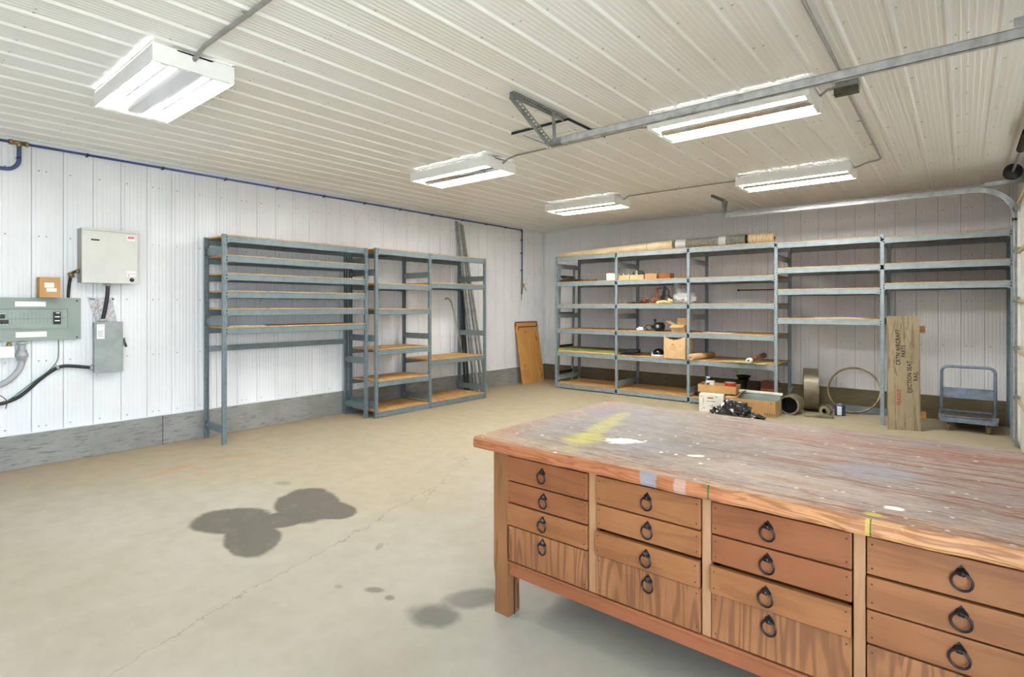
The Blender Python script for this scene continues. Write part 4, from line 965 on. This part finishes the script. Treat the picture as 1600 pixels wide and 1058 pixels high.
m = MB(); m.bar((0.0, 0, .17), (.02, 0, .30), .05, .03, (0, 1, 0)); m.bar((.01, 0, .29), (.10, 0, .22), .02, .03); m.bar((.10, 0, .22), (.09, 0, .12), .02, .03, (0, 1, 0)); m.bar((-.03, 0, .14), (.09, 0, .13), .03, .03); m.bar((.09, 0, .13), (.17, .0, .05), .02, .03); m.bar((0, 0, .0), (0, 0, .18), .05, .03, (0, 1, 0)); m.build('bracket_body', 'black', bs, bevel=.004)
pb = thing('plastic_bag', 'crumpled clear plastic bag standing on the third shelf with its neck gathered up', 'bag', (-3.76, 9.17, z3))
m = MB(); m.blob((.05, 0, .10), (.20, .13, .15), .16, 2.6, 71, 34, 20, fn=lambda q: Vector((q.x - max(0, -q.x) * 0, q.y, q.z * (1 - .35 * max(0, q.x) / .2))))
m.tube([(-.05, 0, .18), (-.07, 0, .25), (-.09, 0, .31), (-.06, 0, .36)], .05, 9, radii=[.08, .045, .05, .07]); m.build('bag_film', 'clear', pb)
m = MB(); m.b2((.10, -.125, .05), (.16, -.12, .10)); m.build('bag_label', 'label', pb)
cr = thing('work_gloves', 'cream work gloves lying in front of the plastic bag', 'gloves', (-3.98, 8.915, z3))
m = MB(); m.blob((-.02, 0, .02), (.11, .05, .03), .3, 3, 81, 18, 10); m.blob((.12, 0, .035), (.045, .04, .05), .4, 3, 84, 14, 9); m.build('glove', 'paper_y', cr)
# fourth shelf
z4 = deck(1.115)
gr = thing('bench_motor', 'black electric motor with round knob and wire on the fourth shelf', 'motor', (-4.15, 9.05, z4))
m = MB(); m.tube([(.04, -.07, .085), (.04, .08, .085)], .075, 20); m.lathe([(.03, 0), (.03, .02), (.001, .022)], (.04, -.07, .085), (0, -1, 0), 14, 1); m.b2((-.02, -.05, .0), (.10, .06, .015)); m.build('motor_body', ['black_gloss', 'galv'], gr)
m = MB(); m.tube([(-.04, 0, .02), (-.04, 0, .17)], .014, 8); m.lathe([(.001, -.028), (.02, -.02), (.028, 0), (.02, .02), (.001, .028)], (-.04, 0, .19), (0, 0, 1), 12); m.b2((-.09, -.04, .04), (-.01, .04, .11)); m.build('knob_handle', 'black', gr)
m = MB(); m.tube([(-.10, .03, .04), (-.17, .08, .10), (-.24, .10, .10), (-.30, .10, .03)], .006, 6); m.build('wire', 'black', gr)
gg = thing('orbital_sander', 'small white and grey hand tool beside the black motor', 'tool', (-4.44, 9.00, z4))
m = MB(); m.blob((0, 0, .028), (.085, .05, .042), .15, 2, 91, 18, 10); m.blob((.08, .0, .03), (.05, .04, .035), .2, 2, 92, 14, 8, mat=1); m.build('tool_body', ['can_white', 'grime'], gg)
ob = open_box('open_carton', 'small open cardboard carton with raised flaps on the fourth shelf', -3.715, 9.03, z4, .23, .20, .12, 'card_l', 0, .12)
# fifth shelf
z5 = deck(.672)
gb = thing('board_stack', 'green-edged board stack lying on the fifth shelf at far left', 'boards', (-5.50, 9.18, z5))
m = MB(); m.b2((-.64, -.30, 0), (.60, .30, .026), 1); m.b2((-.66, -.29, .0265), (.60, .30, .06), 0); m.b2((-.655, -.285, .0602), (.595, .295, .064), 2); m.build('board', ['green', 'card_l', 'brown_top'], gb, bevel=.002)
bk = thing('folded_tarp', 'dark folded sheet at the right end of the green board stack', 'tarp', (-4.70, 9.10, z5))
m = MB(); 
for i in range(5): m.box((.0 + .015 * i, .01 * i, .024 + i * .016), (.28 - .02 * i, .26, .012), (0, -.10 + .03 * i, .1 * i))
m.build('folded_sheet', 'black', bk, bevel=.004)
hm = thing('helmet', 'glossy black and white helmet on the fifth shelf next to the big carton', 'helmet', (-4.11, 9.03, z5))
m = MB(); m.lathe([(.10, .0), (.108, .03), (.105, .07), (.088, .105), (.055, .132), (.02, .142), (.001, .143)], (0, 0, 0), (0, 0, 1), 28); m.lathe([(.10, 0), (.095, .002), (.001, .002)], (0, 0, 0), (0, 0, 1), 28); m.build('shell', 'black_gloss', hm)
m = MB(); m.lathe([(.112, -.005), (.113, .02), (.108, .028)], (0, 0, .012), (0, 0, 1), 28); m.box((-.10, -.03, .04), (.03, .05, .06), (0, .2, 0)); m.build('brim', 'can_white', hm, bevel=.003)
cbx = thing('storage_carton', 'tall pale open cardboard carton standing between the fourth and fifth shelves', 'box', (-3.745, 9.0, z5), math.radians(-3))
m = MB(); w2, d2, h2 = .19, .15, .335
m.b2((-w2, -d2, 0), (w2, d2, .006)); m.b2((-w2, d2 - .006, .006), (w2, d2, h2)); m.b2((-w2, -d2 + .006, .006), (-w2 + .006, d2 - .006, h2)); m.b2((w2 - .006, -d2 + .006, .006), (w2, d2 - .006, h2))
n = 16; top = [h2 + .035 - .055 * math.sin(PI * i / n) + .008 * math.sin(i * 2.3) for i in range(n + 1)]
vs = [(-w2 + 2 * w2 * i / n, y, z) for y in (-d2, -d2 + .006) for i in range(n + 1) for z in (.006, top[i])]
fs = []
N2 = (n + 1) * 2
for i in range(n): fs += [(2 * i, 2 * i + 2, 2 * i + 3, 2 * i + 1), (N2 + 2 * i + 1, N2 + 2 * i + 3, N2 + 2 * i + 2, N2 + 2 * i), (2 * i + 1, 2 * i + 3, N2 + 2 * i + 3, N2 + 2 * i + 1)]
m.add(vs, fs); m.build('box_body', 'card_l', cbx)
m = MB()
for k in range(4): m.b2((-.08, -.1512, .14 + k * .02), (.03 - .01 * (k % 2), -.1506, .147 + k * .02))
m.b2((-.05, -.1512, .22), (.0, -.1506, .25)); m.b2((.10, -.1512, .21), (.115, -.1506, .235)); m.build('printing', 'card', cbx)
kp = thing('kraft_paper_roll', 'roll of brown kraft paper poking out over the fifth shelf edge by the carton', 'paper roll', (-3.36, 8.86, z5), math.radians(-35))
kp.location = (-3.435, 8.76, z5 + .001); kp.rotation_euler = (0, 0, math.radians(-14))
m = MB(); m.tube([(0, 0, .052), (0, .62, .052)], .050, 18); m.lathe([(.018, 0), (.017, .03), (.001, .03)], (0, -.001, .052), (0, -1, 0), 12, 1); m.build('roll_body', ['kraft', 'card'], kp)
sr = thing('foil_paper_roll', 'shiny brown paper roll lying crosswise on loose sheets on the fifth shelf', 'paper roll', (-2.49, 8.66, z5), 0)
sr.rotation_euler = (math.radians(4), 0, math.radians(-6)); sr.location = (-2.50, 8.66, z5 + .012)
m = MB(); m.tube([(0, 0, .045), (0, .62, .045)], .040, 18); m.build('roll_body', 'kraft_d', sr)
m = MB(); m.lathe([(.018, -.004), (.041, -.004), (.042, .05)], (0, 0, .045), (0, 1, 0), 18); m.lathe([(.018, -.004), (.018, .1)], (0, 0, .045), (0, 1, 0), 12); m.build('roll_end', 'paper', sr)
ps = thing('paper_sheets', 'loose yellowed paper sheets spread on the fifth shelf of the middle bay', 'papers', (-2.6, 9.0, z5))
m = MB()
for i, (x, y, w_, d_, a) in enumerate(((-.15, .05, .5, .4, .1), (.10, -.02, .45, .36, -.15), (.25, .04, .3, .3, .3), (-.05, .1, .5, .35, -.3))): m.box((x, y, .001 + i * .0022), (w_, d_, .0014), (0, 0, a), i % 2)
m.bar((-.20, -.13, .010), (.30, -.20, .004), .12, .002, (0, 0, 1), 1); m.build('sheet', ['card_l', 'paper_y'], ps)
p4 = thing('paper_sheets', 'flat papers on the lowest shelf of the fourth bay above the hoop', 'papers', (-1.40, 9.08, deck(1.38)))
m = MB(); m.box((0, 0, .002), (.55, .3, .003), (0, 0, .1)); m.box((.15, .05, .007), (.4, .3, .003), (0, .02, -.2)); m.build('sheet', ['paper'], p4)
p6 = thing('paper_sheets', 'thin white sheets on the fourth shelf of the middle bay', 'papers', (-3.05, 9.1, z4))
m = MB(); m.box((0, 0, .002), (.4, .28, .003), (0, 0, -.1)); m.box((-.25, .1, .005), (.2, .2, .002), (0, .0, .2)); m.build('sheet', ['paper'], p6)
p7 = thing('cardboard_strip', 'pale flat cardboard strip lying on the lowest shelf of the nearest left shelving', 'cardboard', (-6.75, 3.08, deck(1.312)))
m = MB(); m.box((0, .0, .004), (.12, .42, .006), (0, 0, .03)); m.build('strip', 'paper', p7)
rd = thing('black_rod', 'thin dark rod poking out into the middle bay from a shelf of the fourth bay', 'rod', (-2.42, 9.66, deck(1.81) + .0165))
m = MB(); m.tube([(-.55, 0, 0), (.75, 0, 0)], .009, 8); m.lathe([(.016, 0), (.016, .03), (.001, .03)], (-.55, 0, 0), (1, 0, 0), 8); m.build('rod', 'black', rd)

# ------------------------------------------------------------------ floor in front of and under the shelving
bb = thing('banker_box', 'white printed storage box with hand hole on the floor before the middle bay', 'box', (-2.985, 8.49, 0), math.radians(14))
m = MB(); m.b2((-.175, -.20, 0), (.175, .12, .265)); m.build('box_body', 'white_card', bb, bevel=.004)
m = MB(); m.b2((-.055, -.202, .205), (.03, -.2005, .225)); m.build('hand_hole', 'card_d', bb)
m = MB()
for x, z, w_ in ((-.15, .235, .02), (-.12, .21, .012), (-.12, .19, .012), (-.12, .17, .02), (-.12, .15, .012), (-.12, .13, .012), (-.12, .06, .03), (-.15, .035, .015), (-.07, .165, .05), (-.012, .165, .07), (-.03, .10, .02), (.0, .10, .03), (.0, .08, .03), (.05, .235, .04), (.0, .04, .035), (.10, .04, .03)): m.b2((x, -.2012, z - .004), (x + w_, -.2006, z + .004))
m.build('printing', 'print', bb)
ct = open_box('cardboard_tray', 'brown cardboard tray of cans on top of the white storage box', -2.94, 8.66, .2665, .56, .34, .12, 'card', math.radians(6))
wc = thing('paint_carton', 'small white carton standing in the tray over the white storage box', 'box', (-3.08, 8.66, .2725), math.radians(10))
m = MB(); m.b2((-.06, -.05, 0), (.06, .05, .155)); m.b2((-.05, -.0508, .08), (.0, -.0501, .13), 1); m.build('carton_body', ['white_card', 'print'], wc, bevel=.003)
bq = thing('spray_bottle', 'blue and white spray bottle at the left of the can tray', 'bottle', (-3.15, 8.76, .2725))
m = MB(); m.lathe([(.001, 0), (.035, 0), (.035, .12), (.015, .16), (.015, .185), (.001, .185)], (0, 0, 0), (0, 0, 1), 14); m.build('bottle_body', 'can_blue', bq); m = MB(); m.b2((-.03, -.012, .186), (.03, .012, .205)); m.bar((-.01, 0, .185), (-.03, 0, .15), .012, .008); m.build('trigger', 'can_white', bq)
rcn = thing('coffee_can', 'red round can standing in the tray over the white storage box', 'can', (-2.77, 8.66, .2725))
m = MB(); m.lathe([(.001, 0), (.082, 0), (.082, .15)], (0, 0, 0), (0, 0, 1), 24); m.build('can_body', 'can_red', rcn)
m = MB(); m.lathe([(.083, .1505), (.085, .157), (.083, .163), (.001, .160)], (0, 0, 0), (0, 0, 1), 24); m.build('lid', 'can_lid', rcn)
m = MB(); m.add([(.0828 * math.cos(a), .0828 * math.sin(a), z) for a in [-2.1 + .1 * i for i in range(9)] for z in (.078, .098)], [(2 * i, 2 * i + 2, 2 * i + 3, 2 * i + 1) for i in range(8)], True); m.build('label_band', 'can_white', rcn)
lc = thing('long_carton', 'long open brown carton holding glass panes on the floor at middle bay', 'box', (-2.42, 8.61, 0), math.radians(0))
m = MB(); w2, d2, h2 = .35, .18, .235
m.b2((-w2, -d2, 0), (w2, d2, .006))
for s in (-1, 1): m.b2((-w2, s * d2 - .003, .006), (w2, s * d2 + .003, h2)); m.b2((s * w2 - .003, -d2 + .003, .006), (s * w2 + .003, d2 - .003, h2))
m.build('box_body', 'card', lc)
m = MB(); m.b2((-w2, -d2 + .003, h2), (-.22, -.02, h2 + .004)); m.bar((-.20, 0, h2), (-.12, 0, h2 + .10), .3, .004); m.build('flap', 'card_l', lc)
m = MB()
for x, z in ((.29, .19), (.30, .03), (.33, .03), (.27, .03), (.24, .03), (.21, .03)): m.b2((x, -.1945, z), (x + .015, -.1937, z + .03))
m.build('printing', 'print', lc)
for i in range(3):
    gp = thing('glass_pane', 'greenish glass pane standing tilted in the long brown carton', 'glass pane', (-2.35, 8.58 + i * .045, .008), 0, 'glass panes in the long carton')
    m = MB(); m.box((0, .02, .135 + .01 * i), (.58, .004, .27), (math.radians(-12), 0, 0)); m.build('pane', 'glass', gp)
st = thing('foam_strip', 'white foam strip lying across the top of the glass panes', 'foam', (-2.35, 8.76, .262)); 
m = MB(); m.box((0, 0, .018), (.62, .05, .034)); m.build('strip', 'white_card', st, bevel=.006); st.location = (-2.35, 8.735, .288)
tb = thing('rubbish_bag', 'crumpled glossy black plastic bag on the floor before the long carton', 'bag', (-2.54, 8.17, 0))
m = MB()
m.blob((-.02, 0, .08), (.23, .13, .14), .28, 3.4, 101, 26, 14); m.blob((.22, -.01, .03), (.18, .09, .055), .3, 3.2, 107, 22, 10); m.blob((-.20, -.02, .045), (.15, .09, .08), .3, 3.4, 109, 20, 10)
m.build('bag_film', 'bagfilm', tb)
dk_ = deck(.055)
bs2 = thing('black_stand', 'black dish on a round pedestal at the back of the middle bay', 'stand', (-2.76, 9.28, dk_))
m = MB(); m.lathe([(.001, 0), (.11, 0), (.11, .03), (.06, .05), (.055, .26), (.10, .31)], (0, 0, 0), (0, 0, 1), 24); m.build('pedestal', 'black', bs2)
m = MB(); m.lathe([(.06, .311), (.105, .35), (.115, .372), (.10, .372), (.06, .345), (.001, .345)], (0, 0, 0), (0, 0, 1), 28); m.build('dish', 'black_gloss', bs2)
mh = thing('fittings_heap', 'heap of dark metal fittings in front of the black stand', 'parts', (-2.64, 9.02, dk_))
m = MB()
for i in range(12): m.blob((random.uniform(-.14, .2), random.uniform(-.06, .08), .03 + random.uniform(0, .08)), (.045, .04, .04), .5, 3, i + 130, 10, 8, mat=i % 2)
m.build('heap', ['black', 'galv_dull'], mh)
mh2 = thing('fittings_heap', 'dark oily parts on the bottom shelf left of the white storage box', 'parts', (-3.32, 9.05, dk_))
m = MB()
for i in range(7): m.blob((random.uniform(-.1, .14), random.uniform(-.08, .1), .03 + random.uniform(0, .04)), (.06, .05, .04), .5, 3, i + 150, 10, 8)
m.build('heap', 'black', mh2)
cl1 = closed_box('brown_carton', 'brown carton on the bottom shelf under the maroon case', -2.34, 9.30, dk_, .26, .26, .20, 'card_d')
cl2 = closed_box('maroon_case', 'maroon case stacked on the brown carton in the middle bay', -2.36, 9.30, dk_ + .2012, .22, .22, .11, 'maroon')
bg_ = closed_box('small_tan_carton', 'small tan carton standing on the bottom shelf left end of the middle bay', -3.40, 9.30, dk_, .12, .2, .17, 'card')
# pipes and rings
def ring(m, c, axis, r0, r1, L_, n=40, mat=0, mat_in=None):
    m.lathe([(r1, 0), (r1, L_)], c, axis, n, mat); m.lathe([(r0, L_), (r0, 0)], c, axis, n, mat if mat_in is None else mat_in)
    m.lathe([(r0, 0), (r1, 0)], c, axis, n, mat, False); m.lathe([(r1, L_), (r0, L_)], c, axis, n, mat, False)
bp_ = thing('steel_pipe', 'thick short steel pipe lying with its dark mouth toward the room', 'pipe', (-1.985, 8.84, 0))
m = MB(); m.lathe([(.12, 0), (.001, 0)], (.015, .25, .141), (.06, 1, 0), 30, 1); ring(m, (0, 0, .141), (.06, 1, 0), .118, .141, .27, 40, 0, 1); m.build('pipe_wall', ['rust', 'black'], bp_)  # black inner disc and lining stand in for the shade in the mouth
lp = thing('thin_pipe', 'thin dark rod leaning over the thick steel pipe', 'pipe', (-2.06, 8.80, .0))
lp.location = (-2.14, 9.14, 0)
m = MB(); m.tube([(0, 0, .013), (.05, .45, .33)], .012, 10); m.build('rod', 'rust', lp)
bd = thing('steel_band', 'wide steel ring band standing on edge behind the thick pipe', 'ring', (-1.80, 9.46, 0))
m = MB(); ring(m, (-.11, -.03, .322), (1, .22, 0), .312, .322, .20, 56, 0, 1); m.build('band', ['rust2', 'bore'], bd)
hp = thing('steel_hoop', 'thin round steel hoop leaning on the back wall curb', 'ring', (-1.27, 9.60, 0))
m = MB(); ax = Vector((0.0, -1, .30)).normalized(); r1 = .345
ring(m, Vector((0, 0, r1 * math.cos(math.asin(ax.z)) + .01)) - ax * .03 + Vector((0, .08, 0)), ax, .328, .345, .06, 64); m.build('hoop', 'rust3', hp); hp.location = (-1.27, 9.56, 0)
co = thing('pipe_collar', 'small thick pipe collar on the floor beside the blue can', 'pipe', (-1.60, 9.22, 0))
m = MB(); ring(m, (0, 0, .075), (-.15, -1, 0), .035, .075, .14, 28, 0, 1); m.build('collar', ['rust', 'bore'], co)
m = MB(); m.lathe([(.078, 0), (.085, .01), (.085, .03), (.078, .04)], (-.015, -.10, .0855), (-.15, -1, 0), 6); m.build('hex_flange', 'grime', co); co.location = (-1.535, 9.18, .002)
cn = thing('paint_can', 'blue and white labelled metal can on the floor inside the hoop', 'can', (-1.40, 9.30, 0))
cn.location = (-1.395, 9.28, 0)
m = MB(); m.lathe([(.001, 0), (.068, 0), (.068, .15), (.066, .155)], (0, 0, 0), (0, 0, 1), 28, 0); m.build('can_body', 'can_blue', cn)
m = MB(); m.add([(.0688 * math.cos(a), .0688 * math.sin(a), z) for a in [-2.0 + .09 * i for i in range(11)] for z in (.01, .14)], [(2 * i, 2 * i + 2, 2 * i + 3, 2 * i + 1) for i in range(10)], True); m.build('label', 'can_white', cn)
m = MB(); m.lathe([(.066, .1555), (.070, .160), (.060, .162), (.03, .158), (.03, .175), (.001, .175)], (0, 0, 0), (0, 0, 1), 28); m.build('lid', 'can_lid', cn)
fb = thing('flat_bar', 'flat rusty bar lying on the floor in front of the rings', 'bar', (-1.60, 8.90, 0), math.radians(12))
m = MB(); m.box((0, 0, .022), (.37, .07, .042)); m.build('bar', 'rust', fb, bevel=.008)
ra = thing('angle_iron', 'blue grey angle iron lying along the foot of the back wall', 'bar', (-1.12, 9.79, 0))
m = MB(); m.b2((-.45, -.02, 0), (.2, .02, .004)); m.b2((-.45, .016, .004), (.2, .02, .10)); m.build('bar', 'beam', ra); ra.location = (-1.02, 9.66, 0); ra.rotation_euler = (0, 0, 0)
# crate board
PLx, PLy = -.585, 8.66; pa = math.radians(24)
pl = thing('crate_board', 'weathered stencilled crate board standing upright on the floor before the shelving post', 'board', (PLx, PLy, 0), pa)
pl.location = (-.585, 8.685, 0); pl.rotation_euler = (math.radians(-2.0), 0, math.radians(20))
m = MB(); m.b2((-.178, -.012, 0), (.178, .012, 1.475)); m.b2((-.178, -.0125, 0), (-.170, -.012, 1.475)); m.build('board', 'plank', pl, bevel=.003)
for z in (1.30, .20):
    m = MB(); m.b2((-.12, .0125, z - .04), (.245, .075, z + .05)); m.build('cleat', 'cleat', pl, bevel=.004)
def st_text(txt, x, z, size, mat='ink', sp=1.12):
    o = text_mesh('stencil_lettering', txt, size, mat, pl, (x, -.0132, z), (PI / 2, -PI / 2, 0), .0003, .0012, sp)
    o.scale = (1, 1.25, 1); return o
st_text('CRTN AIRCRAFT', -.060, 1.07, .056); st_text('PARTS', .000, 1.02, .050); st_text('EJECTION SEAT', .062, .69, .054); st_text('RAIL', .130, .70, .054); st_text('FRAGILE', -.055, .42, .050, 'redink')
# platform trolley
tl = thing('platform_trolley', 'scuffed blue grey platform trolley with folding handle near the right corner', 'trolley', (.05, 9.0, 0), math.radians(0))
tl.rotation_euler = (0, 0, math.radians(2))
m = MB(); m.b2((-.275, 0, .135), (.275, .72, .150)); m.b2((-.285, -.01, .12), (-.27, .73, .175)); m.b2((.27, -.01, .12), (.285, .73, .175)); m.b2((-.27, -.01, .12), (.27, .005, .175)); m.b2((-.27, .715, .12), (.27, .73, .175)); m.build('platform', 'trolley', tl, bevel=.005)
m = MB(); m.b2((-.265, .01, .1505), (.265, .71, .154)); m.build('deck_mat', 'trolley_deck', tl)
m = MB(); rr_ = .07; pts = [(-.265, .03, .16), (-.262, .03, .83 - rr_)] + [(-.262 + rr_ - rr_ * math.cos(a), .03, .83 - rr_ + rr_ * math.sin(a)) for a in [PI / 2 * k / 6 for k in range(1, 7)]] + [(.262 - rr_ + rr_ * math.sin(a), .03, .83 - rr_ + rr_ * math.cos(a)) for a in [PI / 2 * k / 6 for k in range(0, 7)]] + [(.265, .03, .16)]
m.tube(pts, .017, 12); m.build('push_handle', 'trolley', tl)
m = MB(); m.b2((-.247, .022, .43), (.247, .036, .555)); m.b2((-.247, .018, .55), (.247, .04, .56)); m.build('handle_panel', 'trolley', tl, bevel=.002)
m = MB()
for s in (-1, 1): m.b2((s * .265 - .028, .0, .155), (s * .265 + .028, .010, .215)); m.b2((s * .265 - .03, .045, .155), (s * .265 + .03, .055, .215)); m.tube([(s * .265 - .035, .03, .20), (s * .265 + .035, .03, .20)], .006, 8)
m.tube([(-.24, -.005, .195), (.24, -.005, .195)], .006, 8); m.build('hinge_bracket', 'galv_dull', tl)
for x in (-.19, .20):
    for y in (.06, .66):
        m = MB(); m.tube([(x - .016, y, .045), (x + .016, y, .045)], .045, 20); w_o = m.build('wheel', 'wheel', tl)
        m = MB(); m.b2((x - .024, y - .02, .04), (x - .019, y + .02, .119)); m.b2((x + .019, y - .02, .04), (x + .024, y + .02, .119)); m.b2((x - .03, y - .03, .112), (x + .03, y + .03, .1195)); m.tube([(x - .026, y, .045), (x + .026, y, .045)], .006, 8); m.build('caster_fork', 'galv_dull', w_o)
